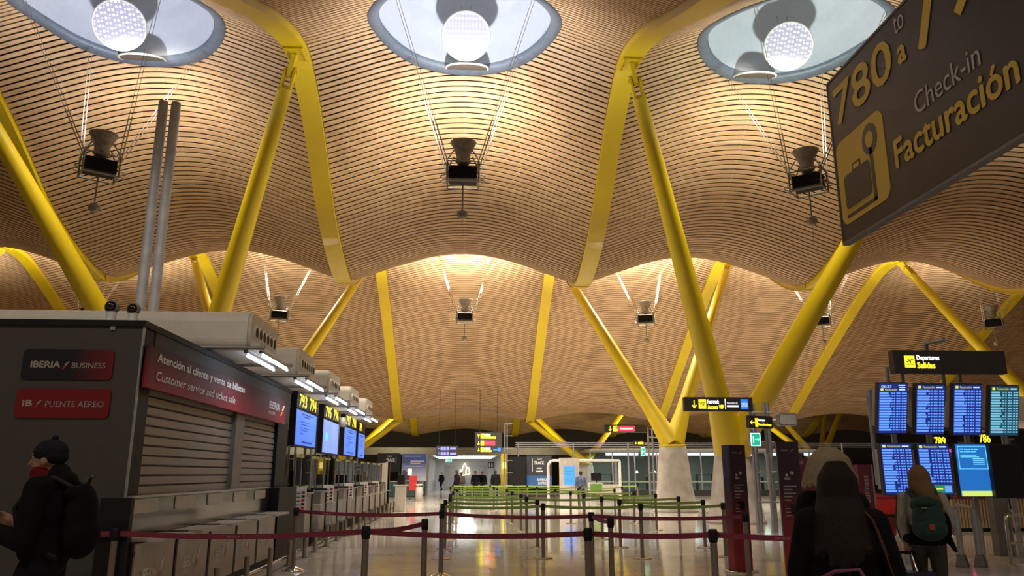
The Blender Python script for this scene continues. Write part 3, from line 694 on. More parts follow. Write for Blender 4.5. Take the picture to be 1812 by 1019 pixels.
# ================================================================== QUEUE POSTS
POSTG = mat('post_bronze_steel', (.30, .255, .21), .33, .85, var=.08)
def post(x, y, label, group, strap=None, web=MAROON, cone=False, h=1.0, also=()):
    """chrome queue post; strap = list of (x, y) the webbing is pulled to"""
    t = thing('queue_post', label, 'queue post', (x, y, 0), 0, group)
    if cone: MB().lathe([(0, 0), (.185, 0), (.185, .012), (.17, .022), (.05, .075), (.0, .08)], n=28).build('base', CHROME, t)
    else: MB().lathe([(0, 0), (.175, 0), (.175, .012), (.165, .018), (.05, .024), (0, .025)], n=28).build('base', STEEL, t)
    MB().lathe([(.036, .02), (.036, h-.11)], n=18).build('pole', POSTG, t)
    q = MB().lathe([(.036, h-.13), (.043, h-.125), (.043, h-.005), (.038, h), (0, h)], n=18)
    for k in range(4):
        a = math.pi/4 + k*math.pi/2; q.box(-.012+.043*math.cos(a), .012+.043*math.cos(a), -.012+.043*math.sin(a), .012+.043*math.sin(a), h-.10, h-.02)
    q.build('belt_head', BLACK, t)
    for (sx, sy) in (strap or []):
        d = Vector((sx-x, sy-y, 0)); L = d.length; n = 14; vs = []; u = d.normalized()
        for i in range(n+1):
            f = i/n; sag = .03*4*f*(1-f)*min(1.5, L/2)
            p = u*(.045+(L-.09)*f); nn = Vector((-u.y, u.x, 0))*.0015
            for zz, s in ((h-.085, 1), (h-.03, 1), (h-.03, -1), (h-.085, -1)): vs.append((p.x+nn.x*s, p.y+nn.y*s, zz-sag))
        q = MB(); q.add(vs, [(i*4+k, (i+1)*4+k, (i+1)*4+(k+1) % 4, i*4+(k+1) % 4) for i in range(n) for k in range(4)])
        b = q.build('belt', web, t)
        if web is MAROON and L > 1.2:
            q = MB(); m = int(L/1.3)
            nn = Vector((-u.y, u.x, 0)); nn = nn if nn.y < 0 else -nn
            uu = nn.cross(Z)*-1
            for k in range(m):
                f = (k+.5)/m; sag = .03*4*f*(1-f)*min(1.5, L/2); c = u*(.045+(L-.09)*f) + Vector((0, 0, h-.069-sag)) + nn*.001
                write(q, 'IBERIA', c - uu*.16, uu, Z, .14, .022, lift=.0025); swoosh(q, c + uu*.0, uu, Z, .03, .028, 0, 0, .0025)
            q.build('lettering', mat('rose_print', (.42, .16, .18), .6), b)
    return t
def P(px, py, z=1.0):
    p = at(px, py, z=z); return p.x, p.y
A1, A2, A3, A4 = (-3.45, 8.62), P(648, 931), P(1040, 934), P(1261, 936)
A5 = (A4[0]+1.5, A4[1]-.35); A0 = (A1[0]-2.6, A1[1]-.25)
g = 'burgundy belted queue posts in the nearest row'
post(*A1, 'steel queue post with burgundy belt at the kiosk corner', g, [A0, A2])
E1 = P(752, 918); E2 = P(1080, 915)
post(*A2, 'steel queue post with burgundy belt, nearest row, left of the middle', g, [A3, E1])
post(*A3, 'steel queue post with burgundy belt, nearest row, right of the middle', g, [A4])
post(*A4, 'steel queue post with burgundy belt, nearest row, beside the burgundy pylon', g, [A5])
g2 = 'burgundy belted queue posts behind the nearest row'
B1, B2, B3 = P(525, 898), P(782, 902), P(1046, 906); B4 = P(1318, 907)
post(*E1, 'burgundy belt queue post set just behind the nearest row at centre left', g2, [])
post(*B1, 'queue post with domed steel base beside the first check-in notice', g2, [B2], cone=True)
post(*B2, 'queue post with domed steel base in the middle of the second row', g2, [B3], cone=True)
post(*B3, 'queue post with domed steel base right of centre in the second row', g2, [B4, E2], cone=True)
post(*E2, 'queue post at the short slanting burgundy belt right of centre', g2, [])
post(*B4, 'queue post standing just behind the left burgundy pylon', g2, [])
post(*A5, 'queue post between the burgundy pylons and the dark haired person', g, [])
post(*A0, 'queue post holding the belt left of the person in the beanie', g, [])
# green lanes
LX = (-.22, 1.68, 3.5, 5.25); LYR = (15.2, 17.3, 19.6, 22.3, 25.6, 29.5)
rown = ['nearest green row', 'second green row', 'third green row', 'fourth green row', 'fifth green row', 'last green row']
coln = ['leftmost post', 'second post from the left', 'third post from the left', 'rightmost post']
jig = random.Random(3)
for j, y in enumerate(LYR):
    pts = [(x + jig.uniform(-.06, .06) + (.1*j if i == 3 else 0), y + jig.uniform(-.15, .15)) for i, x in enumerate(LX)]
    for i, p in enumerate(pts):
        post(p[0], p[1], 'slim queue post with green belt, %s of the %s' % (coln[i], rown[j]), 'green belted queue posts in the middle of the hall',
             [pts[i+1]] if i < 3 and not (j in (1, 3) and i == 1) else [], GREENB)
# green bars of the staff lane further back
for j, (y, n) in enumerate(((35.0, 5), (40.5, 6))):
    xs = [-.5+1.9*i for i in range(n)]
    for i, x in enumerate(xs):
        post(x, y, 'slim green belt queue post before the white kiosk, %s from the left, %s line' % (ORD[i], ['front', 'back'][j]), 'green belted queue posts before the white kiosk', [(xs[i+1], y)] if i < n-1 else [], GREENB)

# ================================================================== PYLONS
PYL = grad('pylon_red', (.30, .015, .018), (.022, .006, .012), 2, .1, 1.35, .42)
PYS = mat('pylon_side', (.10, .085, .085), .35, .5)
def pylon(x, y, rz, label, h=2.02, w=.30, d=.22):
    t = thing('info_pylon', label, 'pylon', (x, y, 0), rz, 'burgundy information pylons')
    MB().lathe([(0, 0), (.28, 0), (.28, .015), (.2, .02), (0, .02)], n=28).build('base_plate', CHROME, t)
    MB().box(-w/2, w/2, -d/2, d/2, .02, h).build('core', PYS, t)
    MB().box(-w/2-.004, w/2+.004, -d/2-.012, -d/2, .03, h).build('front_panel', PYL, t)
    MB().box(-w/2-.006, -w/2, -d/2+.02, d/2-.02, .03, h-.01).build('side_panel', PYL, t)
    q = MB(); o = Vector((-w*.33, -d/2-.012, 0))
    write(q, 'IBERIA', o + Z*(h-.14), X, Z, w*.36, .022); swoosh(q, o + X*w*.42 + Z*(h-.15), X, Z, w*.2, .05)
    q.box(o.x+.02, o.x+.10, o.y-.003, o.y, h-.56, h-.53); q.ell((o.x+.055, o.y-.002, h-.49), .022, .004, .025, 10); q.ell((o.x+.13, o.y-.002, h-.46), .028, .004, .028, 12)
    for r in range(5): q.box(o.x, o.x+w*(.62, .4, .55, .38, .3)[r], o.y-.003, o.y, h-.66-.05*r, h-.645-.05*r)
    for r in range(3): q.box(o.x, o.x+w*(.5, .56, .3)[r], o.y-.003, o.y, h-.98-.05*r, h-.97-.05*r)
    q.build('printed_text', mat('pylon_print', (.30, .24, .25), .6), t)
    MB().box(-.02, .05, -d/2-.05, -d/2-.012, .98, 1.1).build('belt_socket', BLACK, t)
    return t
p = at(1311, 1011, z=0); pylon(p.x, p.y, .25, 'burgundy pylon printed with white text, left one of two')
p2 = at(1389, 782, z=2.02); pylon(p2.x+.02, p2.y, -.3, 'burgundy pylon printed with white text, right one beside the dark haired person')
q = at(1435, 810, y=19.5)
t = thing('wall_banner', 'burgundy banner board standing behind the light haired person', 'banner', (q.x, 19.5, 0))
MB().box(-.4, 1.0, 0, .06, .15, q.z).build('panel', mat('banner_plum', (.13, .014, .035), .5), t)
MB().box(-.42, -.38, -.02, .08, 0, q.z).box(.98, 1.02, -.02, .08, 0, q.z).build('frame', PYS, t)
m_ = MB(); write(m_, 'IB', (-.3, 0, q.z-.14), X, Z, .08, .06); write(m_, 'BUSINESS', (-.1, 0, q.z-.14), X, Z, .35, .06); m_.build('lettering', PRINTW, t)
q = at(1525, 822, y=18.0)
t = thing('info_pylon', 'plum pylon reading Business beside the flight displays', 'pylon', (q.x, 18.0, 0), 0, 'burgundy information pylons')
MB().box(-.16, .16, -.1, .1, 0, q.z).build('core', mat('banner_plum', (.13, .014, .035), .5), t)
MB().box(.162, .20, -.1, .1, 0, q.z).build('edge_trim', GREYM, t)
m_ = MB(); write(m_, 'Business', (.06, -.102, q.z-.85), Z, -X, .6, .14); m_.build('lettering', PRINTW, t)

# ================================================================== BIG HANGING SIGN
SX = 3.40; zt = at(1465, 150, x=SX).z; zb = at(1490, 432, x=SX).z; yl = at(1478, 290, x=SX).y
SL = 4.1                                             # runs towards the camera's side
bs = thing('hanging_sign', 'large dark hanging check-in sign with yellow numbers and suitcase symbol', 'sign', (SX, yl, zb))
SH = zt-zb
SIGNP = mat('sign_charcoal', (.030, .022, .024), .38, var=.04)
MB().box(0, .05, -SL, 0, 0, SH).build('sign_panel', SIGNP, bs)
fr_ = MB().box(-.006, .056, -SL, .008, -.02, 0).box(-.006, .056, 0, .008, 0, SH).box(-.006, .056, -SL, .008, SH, SH+.02); fr_.build('frame', mat('sign_frame_grey', (.16, .15, .15), .6), bs)
def on(px, py): v = at(px, py, x=SX); return (yl - v.y, v.z - zb)     # along the sign from its far edge, and up
D = -Y
def put(q, w, c0, c1, hh, **k):
    (a, z), (b_, _) = c0, c1
    write(q, w, (0, -a, z), D, Z, b_-a, hh, lift=.006, **k)
a780 = on(1482, 225); b780 = on(1582, 140); h780 = on(1475, 150)[1]-on(1484, 225)[1]
q = MB(); put(q, '780', a780, (b780[0], 0), .34, bold=.008)
o9 = on(1623, 92); put(q, '79', (o9[0], o9[1]-.02), (o9[0]+.72, 0), .55, bold=.012)
oa = on(1592, 115); put(q, 'a', oa, (oa[0]+.10, 0), .13, bold=.008)
of = on(1588, 298); of2 = on(1810, 165); put(q, 'Facturación', of, (of2[0], 0), .215, bold=.007)
q.build('lettering', PRINTY, bs)
q = MB(); ot = on(1584, 63); put(q, 'to', ot, (ot[0]+.13, 0), .14)
oc = on(1622, 205); oc2 = on(1738, 118); put(q, 'Check-in', oc, (oc2[0], 0), .165); q.build('lettering', PRINTW, bs)
# pictogram: yellow rounded square with suitcase and key shaped tag
c0 = on(1494, 402); c1 = on(1572, 187)
x0, x1_, z0, z1 = on(1494, 402)[0], on(1578, 345)[0], on(1494, 402)[1], on(1484, 255)[1]
pw, ph = x1_-x0, z1-z0
q = MB(); q.prism(rrect(x0, x1_, z0, z1, pw*.12), (-.0, 0, 0), D, Z, .005); q.build('pictogram', PRINTY, bs)
q = MB()
def rp(a, b_, c, d, r): return rrect(x0+pw*a, x0+pw*b_, z0+ph*c, z0+ph*d, r)
q.prism(rp(.12, .68, .16, .56, pw*.06), (-.005, 0, 0), D, Z, .003)
q.prism([(x0+pw*.32, z0+ph*.56), (x0+pw*.50, z0+ph*.56), (x0+pw*.50, z0+ph*.64), (x0+pw*.32, z0+ph*.64)], (-.005, 0, 0), D, Z, .003)
q.prism(rp(.70, .76, .06, .66, pw*.02), (-.005, 0, 0), D, Z, .003); q.prism(rp(.12, .76, .06, .10, pw*.015), (-.005, 0, 0), D, Z, .003)
cx_, cz_ = x0+pw*.73, z0+ph*.76
q.prism([(cx_+pw*.15*math.cos(R(a)), cz_+pw*.17*math.sin(R(a))) for a in range(0, 360, 15)], (-.005, 0, 0), D, Z, .003)
s1 = q.build('suitcase_symbol', SIGNP, bs)
q = MB(); q.prism([(cx_+pw*.075*math.cos(R(a)), cz_+pw*.09*math.sin(R(a))) for a in range(0, 360, 15)], (-.008, 0, 0), D, Z, .002)
q.prism([(x0+pw*.35, z0+ph*.565), (x0+pw*.47, z0+ph*.565), (x0+pw*.47, z0+ph*.615), (x0+pw*.35, z0+ph*.615)], (-.008, 0, 0), D, Z, .002)
q.prism(rp(.14, .66, .145, .155, .002), (-.008, 0, 0), D, Z, .002)
q.build('symbol_detail', PRINTY, bs)
for yy in (-1.9, -3.6):
    MB().tube([(.025, yy, SH), (.025, yy, 8.2)], .03, 10).build('hanger_rod', GREYM, bs)

# ================================================================== LIT DIRECTION SIGNS
def sign_box(name, label, px0, px1, py0, py1, y, depth=.18, rz=0, cat_='sign', group=None):
    a = at(px0, py1, y=y); c = at(px1, py0, y=y); w, h = c.x-a.x, c.z-a.z
    t = thing(name, label, cat_, (a.x, y, a.z), rz, group)
    MB().box(0, w/math.cos(rz), 0, depth, 0, h).build('sign_panel', SIGNB, t)
    return t, w/math.cos(rz), h
def tower(x, y, h, label, w=.55, n=4):
    t = thing('lattice_tower', label, 'tower', (x, y, 0), 0, 'grey lattice towers of steel tubes')
    for k, (sx, sy) in enumerate(((-w/2, 0), (-w/6, .3), (w/6, 0), (w/2, .3))[:n]):
        MB().tube([(sx, sy, 0), (sx, sy, h)], .045, 10).build('tube_leg', GREYM, t)
    q = MB()
    for i in range(1, int(h/.8)+1):
        q.tube([(-w/2, 0, i*.8), (w/2, 0, i*.8)], .025, 8)
        q.tube([(-w/2, 0, i*.8), (-w/6, .3, i*.8), (w/2, .3, i*.8), (w/6, 0, i*.8)], .02, 8)
    q.build('cross_bracing', GREYM, t)
    return t
T2 = at(1352, 800, y=21.2); tower(T2.x, 21.2, at(1350, 712, y=21.2).z, 'grey lattice tower carrying the fast track sign', .62)
T1 = at(1163, 800, y=36); tower(T1.x, 36, at(1163, 757, y=36).z, 'grey lattice tower left of the concrete pillars', .8)
T3 = at(900, 770, y=52); tower(T3.x, 52, at(905, 749, y=52).z, 'distant thin lattice tower beside the black board', .5, 2)
t, w, h = sign_box('direction_sign', 'lit sign reading Fast track beside the thick yellow column', 1212, 1331, 703, 727, 20.9)
q = MB(); arrow(q, (w*.14, 0, h*.5), X, Z, h*.62, 180); q.box(w*.205, w*.315, -.006, 0, h*.18, h*.84); write(q, 'Acceso VIP', (w*.335, 0, h*.14), X, Z, w*.235, h*.30, bold=.005); q.build('lettering', SIGNY, t)
q = MB(); write(q, 'VIP', (w*.22, -.008, h*.36), X, Z, w*.08, h*.28, bold=.003); q.build('lettering', SIGNB, t)
q = MB(); write(q, 'Fast track', (w*.335, 0, h*.54), X, Z, w*.17, h*.28, bold=.004); q.box(w*.592, w*.602, -.004, 0, h*.14, h*.88)
write(q, 'Sponsored by', (w*.62, 0, h*.50), X, Z, w*.16, h*.16); q.box(w*.62, w*.79, -.004, 0, h*.30, h*.42); q.build('lettering', SIGNW, t)
q = MB(); q.box(w*.825, w*.93, -.006, 0, h*.14, h*.86); q.build('card_logo', glow('lit_blue', (.02, .16, .85), .8), t)
q = MB(); write(q, 'AMERICAN', (w*.832, -.008, h*.48), X, Z, w*.09, h*.12); write(q, 'EXPRESS', (w*.832, -.008, h*.32), X, Z, w*.09, h*.12); q.build('lettering', SIGNW, t)
t, w, h = sign_box('direction_sign', 'tilted lit boarding gates sign under the fast track sign', 1327, 1376, 735, 757, 20.6, .12, .45)
q = MB(); arrow(q, (w*.14, 0, h*.45), X, Z, h*.62, 90); q.box(w*.24, w*.35, -.006, 0, h*.1, h*.8); write(q, 'Puertas de embarque', (w*.37, 0, h*.16), X, Z, w*.56, h*.26, bold=.003); q.build('lettering', SIGNY, t)
q = MB(); write(q, 'Embarques', (w*.37, 0, h*.52), X, Z, w*.3, h*.24, bold=.003); q.build('lettering', SIGNW, t)
a = at(1379, 753, y=20.9); c = at(1410, 731, y=20.9)
t = thing('light_box', 'pale grey box lamp right of the boarding gates sign', 'lamp', (a.x, 20.9, a.z))
MB().prism(rrect(0, c.x-a.x, 0, c.z-a.z, .06), (0, .25, 0), X, Z, .25).build('housing', GREYM, t)
MB().prism(rrect(.04, c.x-a.x-.04, .04, c.z-a.z-.04, .04), (0, 0, 0), X, Z, .004).build('front_glass', mat('pale_lens', (.5, .48, .44), .3), t)
MB().tube([(0, .2, .15), (-.5, .3, .15)], .03, 8).build('bracket', GREYM, t)
def exit_sign(px0, px1, py0, py1, y, label, ang):
    a = at(px0, py1, y=y); c = at(px1, py0, y=y); w, h = c.x-a.x, c.z-a.z
    t = thing('exit_sign', label, 'sign', (a.x, y, a.z), 0, 'green lit exit signs')
    MB().box(0, w, 0, .12, 0, h).build('housing', GREYM, t)
    MB().box(w*.06, w*.94, -.006, 0, h*.04, h*.96).build('border', SIGNW, t)
    MB().box(w*.14, w*.86, -.010, -.006, h*.10, h*.90).build('face', glow('exit_green', (.0, .42, .24), .8), t)
    q = MB(); arrow(q, (w*.62, -.012, h*.5), X, Z, w*.42, ang); q.ell((w*.30, -.012, h*.68), w*.05, .003, w*.06, 8); q.box(w*.26, w*.34, -.014, -.011, h*.25, h*.6); q.build('pictogram', SIGNW, t)
    MB().tube([(w/2, .1, h*.9), (w/2, .1, h+.12), (w/2, .5, h+.12)], .02, 6).build('bracket', GREYM, t)
    return t
exit_sign(1328, 1346, 765, 790, 20.8, 'green exit sign hanging below the boarding gates sign', -90)
exit_sign(1134, 1142, 791, 807, 35.5, 'small green exit sign on the left lattice tower', -90)
t, w, h = sign_box('direction_sign', 'lit sign with yellow arrow and red field by the left lattice tower', 1070, 1145, 751.5, 765, 35.6)
q = MB(); arrow(q, (w*.13, 0, h*.5), X, Z, h*.7, 180); q.box(w*.2, w*.30, -.006, 0, h*.14, h*.86); q.build('symbols', SIGNY, t)
q = MB(); plane_arrow(q, (w*.205, -.004, h*.1), X, Z, h*.8); q.build('plane_symbol', SIGNB, t)
RL = glow('lit_red', (.75, .03, .06), .9)
q = MB().box(w*.32, w*.71, -.006, 0, h*.14, h*.86); q.build('red_field', RL, t); q = MB(); q.box(w*.36, w*.66, -.009, -.006, h*.42, h*.58); q.build('lettering', SIGNW, t)
t, w, h = sign_box('direction_sign', 'small yellow arrow sign under the red field sign', 1122, 1140, 779, 789, 35.5, .1)
q = MB(); arrow(q, (w*.25, 0, h*.5), X, Z, h*.7, 90); q.box(w*.4, w*.9, -.006, 0, h*.3, h*.7); q.build('lettering', SIGNY, t); MB().tube([(w*.8, .08, h*.5), (w*.8, .5, h*.5), (w+.5, .5, h*.5)], .03, 6).build('bracket', GREYM, t)
for k, (py0, py1) in enumerate(((765, 778), (778, 790), (790, 801))):
    t, w, h = sign_box('direction_sign', ['top', 'middle', 'lowest'][k] + ' lit sign of the stack of three above the corridor', 840, 888, py0, py1, 50, .15, 0, 'sign', 'stacked signs above the corridor')
    q = MB(); arrow(q, (w*.14, 0, h*.5), X, Z, h*.6, 180 if k else 0); q.box(w*.22, w*.34, -.006, 0, h*.16, h*.84); q.box(w*.36, w*(.78, .36, .62)[k], -.006, 0, h*.16, h*.42); q.build('symbols', SIGNY, t)
    if k == 1: q = MB().box(w*.36, w*.75, -.006, 0, h*.16, h*.84); q.build('red_field', RL, t)
    q = MB().box(w*.36, w*.58, -.006, 0, h*.5, h*.82)
    if k != 1: q.build('lettering', SIGNW, t)
    if k == 2: q = MB().box(w*.68, w*.82, -.006, 0, h*.4, h*.6).box(w*.84, w*.96, -.006, 0, h*.2, h*.8); q.build('logo', glow('lit_blue', (.02, .16, .85), .8), t)
for k, (py0, py1) in enumerate(((789, 798), (798, 807))):
    t, w, h = sign_box('direction_sign', ['upper', 'lower'][k] + ' lit blue sign left of the corridor signs', 772, 810, py0, py1, 50, .15, 0, 'sign', 'blue signs above the corridor')
    q = MB(); arrow(q, (w*.12, 0, h*.5), X, Z, h*.6, 0 if k else 90)
    for c in range(3): q.box(w*(.2+.14*c), w*(.31+.14*c), -.006, 0, h*.2, h*.8)
    q.box(w*.64, w*.92, -.006, 0, h*.3, h*.7); q.build('symbols', glow('lit_violet', (.16, .18, .75), .8), t)
q = MB()
for px in (849, 880): a = at(px, 764, y=50.1); q = MB().box(a.x-.014, a.x+.014, 50.05, 50.12, at(px, 801, y=50.1).z, ribz(50.1)+.2); tag(q.build('sign_hanger', BLACK), 'steel hanger of the stacked corridor signs, %s one' % ('left' if px == 849 else 'right'), 'hanger')
for px in (777, 805): a = at(px, 789, y=50.1); q = MB().box(a.x-.014, a.x+.014, 50.05, 50.12, at(px, 806, y=50.1).z, ribz(50.1)+.2); tag(q.build('sign_hanger', BLACK), 'steel hanger of the blue corridor signs, %s one' % ('left' if px == 777 else 'right'), 'hanger')

# ================================================================== FLIGHT DISPLAYS
FY = 13.4
DARKBLUE = glow('flight_blue', (.010, .022, .17), .7); ROWB = glow('flight_row_blue', (.10, .26, .95), .95); ROWT = glow('flight_row_teal', (.16, .44, .60), .8); DTEAL = glow('flight_teal_dark', (.008, .05, .09), .7)
HEADY = glow('flight_head_yellow', (.62, .66, .08), .8); PALEL = glow('flight_pale', (.45, .62, 1.0), .9)
def flight(px0, px1, py0, py1, tilt, label, clock=False, teal=False, rows=15, short=False, rng=random.Random(5)):
    a = at(px0, py1, y=FY); c = at(px1, py0, y=FY); h = c.z-a.z; pq = py1 if tilt else py0
    w = at(px1, pq, y=FY).x - at(px0, pq, y=FY).x; a.x = at(px0, pq, y=FY).x
    t = thing('flight_display', label, 'display', (a.x, FY, a.z), 0, 'portrait flight displays on the steel frame')
    up = Vector((0, -math.sin(tilt), math.cos(tilt))); nb = Vector((0, math.cos(tilt), math.sin(tilt)))
    H = h/math.cos(tilt)*1.0
    q = MB(); q.obox(X*w/2 + up*H/2 + nb*.05, X*(w/2+.012), up*(H/2+.014), nb*.049); q.build('casing', DARKM, t)
    def quad(mb, x0, x1, z0, z1, m=0, l=.004):
        mb.add([X*x0*w + up*z*H - nb*l if k in (0, 1) else X*x0*w for k, z in ()] or [X*x0*w+up*z0*H-nb*l, X*x1*w+up*z0*H-nb*l, X*x1*w+up*z1*H-nb*l, X*x0*w+up*z1*H-nb*l], [(0, 1, 2, 3)], m)
    q = MB(); quad(q, 0, 1, 0, 1); sc = q.build('screen', DTEAL if teal else DARKBLUE, t)
    top = .84 if clock else .91
    q = MB(); bot = .24 if short else .05; dz = (top-bot)/rows
    for r in range(rows):
        z = top - dz*(r+1)
        quad(q, .03, rng.choice((.38, .45, .34, .40)), z, z+dz*.68, 0, .008)
        if rng.random() > .1: quad(q, .42, .49, z+dz*.12, z+dz*.56, 0, .008)
        for k in range(5): quad(q, .52+.095*k, .52+.095*k+(.05, .075, .045, .07, .08)[k], z+dz*.1, z+dz*.6, 0, .008)
    q.build('flight_rows', ROWT if teal else ROWB, sc)
    q = MB(); quad(q, .06, .16, top+.015, top+.065, 0, .008)
    write(q, 'Facturación ', X*w*.22 + up*H*(top+.02) - nb*.006, X, up, w*.42, H*.042); q.build('header', HEADY, sc)
    q = MB(); quad(q, .70, .92, top+.025, top+.05, 0, .008)
    if clock: write(q, '05:27', X*w*.08 + up*H*.915 - nb*.006, X, up, w*.36, H*.05); quad(q, .68, .92, .955, .975, 0, .008); quad(q, .72, .92, .915, .935, 0, .008)
    q.build('header_white', PALEL, sc)
    if short:
        q = MB(); quad(q, .40, .95, .03, .19, 0, .008); q.build('advert', glow('advert_green', (.02, .20, .10), .7), sc)
        q = MB(); quad(q, .72, .93, .05, .17, 0, .010); quad(q, .45, .66, .10, .13, 1, .010); q.build('advert_blue', [ROWB, HEADY], sc)
    q = MB(); q.obox(X*w*.5 + up*H*.5 + nb*.20, X*w*.42, up*H*.40, nb*.10); q.build('back_box', GREYM, t)
    MB().tube([X*w*.5 + up*H*.5 + nb*.2, X*w*.5 + up*H*.5 + Y*.50], .03, 8).build('mount_arm', GREYM, t)
    return t
TL = R(14)
flight(1553.5, 1604, 681, 766, TL, 'flight display with clock, upper row, leftmost', clock=True)
flight(1620, 1670, 683, 768, TL, 'blue flight display, upper row, second from the left')
flight(1686, 1735, 683, 769, TL, 'blue flight display, upper row, third from the left')
flight(1751, 1801, 686, 770, TL, 'teal tinted flight display, upper row, rightmost', teal=True, rows=16)
flight(1557, 1611, 785, 875, R(0), 'blue flight display, lower row, leftmost', rows=16)
flight(1622, 1677, 786, 875, R(0), 'blue flight display with green advert, lower row, second from the left', rows=12, short=True)
a = at(1697, 878, y=FY); c = at(1746, 786, y=FY); a.x = at(1689, 786, y=FY).x; w, h = c.x-a.x, c.z-a.z
t = thing('info_display', 'blue information screen with speech bubble and green footer', 'display', (a.x, FY, a.z))
MB().box(-.012, w+.012, 0, .1, -.012, h+.012).build('casing', DARKM, t)
q = MB(); q.add([(0, -.004, 0), (w, -.004, 0), (w, -.004, h), (0, -.004, h)], [(0, 1, 2, 3)]); sc = q.build('screen', glow('info_blue', (.012, .12, .42), .8), t)
q = MB(); q.box(.03*w, .97*w, -.008, -.004, 0, h*.10); q.build('footer', glow('info_green', (.50, .68, .14), .8), sc)
CY_ = glow('info_cyan', (.16, .62, .85), .8)
q = MB()
for x0, x1, z0, z1 in ((.06, .94, .955, .965), (.06, .94, .52, .53), (.06, .075, .52, .965), (.925, .94, .52, .965)): q.box(w*x0, w*x1, -.008, -.004, h*z0, h*z1)
q.build('bubble_outline', CY_, sc)
q = MB(); write(q, '¿Ya tienes tarjeta', (w*.13, -.004, h*.885), X, Z, w*.55, h*.03, bold=.002); write(q, 'de embarque?', (w*.13, -.004, h*.84), X, Z, w*.5, h*.03, bold=.002)
for r in range(6): q.box(w*(.13 if r < 2 else .5), w*((.62, .7)[r] if r < 2 else .85), -.008, -.004, h*(.78-.035*r), h*(.795-.035*r))
q.build('lettering', CY_, sc)
MB().box(w*.2, w*.8, .1, .3, h*.1, h*.9).build('back_box', GREYM, t); MB().tube([(w/2, .2, h*.5), (w/2, .5, h*.5)], .03, 8).build('mount_arm', GREYM, t)
a = at(1757, 880, y=FY-.1); c = at(1802, 787, y=FY-.1); a.x = at(1751, 787, y=FY-.1).x; w, h = c.x-a.x, c.z-a.z
t = thing('blank_display', 'switched off black display right of the information screen', 'display', (a.x, FY-.1, a.z), 0)
MB().box(-.012, w+.012, 0, .1, -.012, h+.012).build('casing', DARKM, t)
MB().box(0, w, -.006, 0, 0, h).build('screen', mat('dead_screen', (.006, .006, .010), .12), t)
MB().box(w*.2, w*.8, .1, .3, h*.1, h*.9).build('back_box', GREYM, t); MB().tube([(w/2, .2, h*.5), (w/2, .6, h*.5)], .03, 8).build('mount_arm', GREYM, t)
# frame of steel tubes carrying the displays
fx0 = at(1546, 780, y=FY+.5).x; ftop = at(1546, 690, y=FY+.5).z
t = thing('steel_rack', 'grey tubular steel frame carrying the flight displays', 'frame', (fx0, FY+.5, 0))
zr = [at(1550, v, y=FY+.5).z for v in (690, 755, 800, 858)]
xs = [0] + [at(v, 780, y=FY+.5).x - fx0 for v in (1583, 1645, 1712, 1778)]
MB().tube([(0, 0, zr[3]), (0, 0, zr[0])], .045, 12).build('side_tube', GREYM, t)
for x in xs[1:]:
    MB().tube([(x, 0, 0), (x, 0, zr[0]+.15)], .05, 12).build('upright', GREYM, t)
for z in zr[:3]: MB().tube([(0, 0, z-.03), (xs[-1], 0, z-.03)], .035, 10).build('cross_tube', GREYM, t)
for px in (1704, 1736):
    f = at(px, 1003, z=0); x, y = f.x-fx0, f.y-(FY+.5)
    MB().tube([(x, y, .0), (x, y, .95)], .05, 12).tube([(x, y, .95), (x, -.1, 1.0), (x, 0, 1.0)], .04, 10).build('front_leg', GREYM, t)
    MB().add; q = MB(); q.lathe([(.13, 0), (.13, .02), (.075, .2), (0, .2)], (x, y, 0), 4, 0, False); q.build('leg_shoe', mat('leg_shoe', (.12, .11, .10), .5, .4), t)
t, w, h = sign_box('departures_sign', 'wide dark lit sign reading Departures Salidas above the flight displays', 1584, 1777, 621, 660, 13.1, .16)
q = MB().box(w*.095, w*.185, -.006, 0, h*.24, h*.76); write(q, 'Salidas', (w*.205, 0, h*.22), X, Z, w*.155, h*.25, bold=.006); q.build('lettering', SIGNY, t)
q = MB(); plane_arrow(q, (w*.10, -.004, h*.27), X, Z, w*.08); q.build('plane_symbol', SIGNB, t)
q = MB(); write(q, 'Departures', (w*.205, 0, h*.52), X, Z, w*.20, h*.26, bold=.004); q.build('lettering', SIGNW, t)
q = MB()
for px in (1570, 1596, 1668, 1697):
    a = at(px, 660, y=13.55); q = MB().tube([(a.x-at(1584, 660, y=13.1).x, .45, -.45), (a.x-at(1584, 660, y=13.1).x, .45, h*.5 if px > 1580 else .16), (a.x-at(1584, 660, y=13.1).x+(.16 if px < 1580 else 0), .16, h*.5 if px > 1580 else .16)], .035, 10)
    q.build('post', GREYM, t)
a = at(1640, 622, y=13.4); b_ = at(1670, 601, y=13.0); o = Vector(t.location)
MB().tube([Vector((a.x, 13.4, o.z+.1))-o, Vector((a.x, 13.4, at(1640, 608, y=13.4).z))-o, Vector((b_.x, 13.0, b_.z))-o], .04, 12).build('top_arm', GREYM, t)
# ================================================================== BACK OF THE HALL
DKW = mat('dark_brown_wall', (.045, .034, .026), .8); GREYW = mat('grey_wall', (.22, .21, .20), .7); PALEW = mat('pale_wall', (.46, .45, .43), .6)
MB().box(-60, 70, 80.5, 80.8, 0, 9).build('wall_back', DKW, kind='structure')
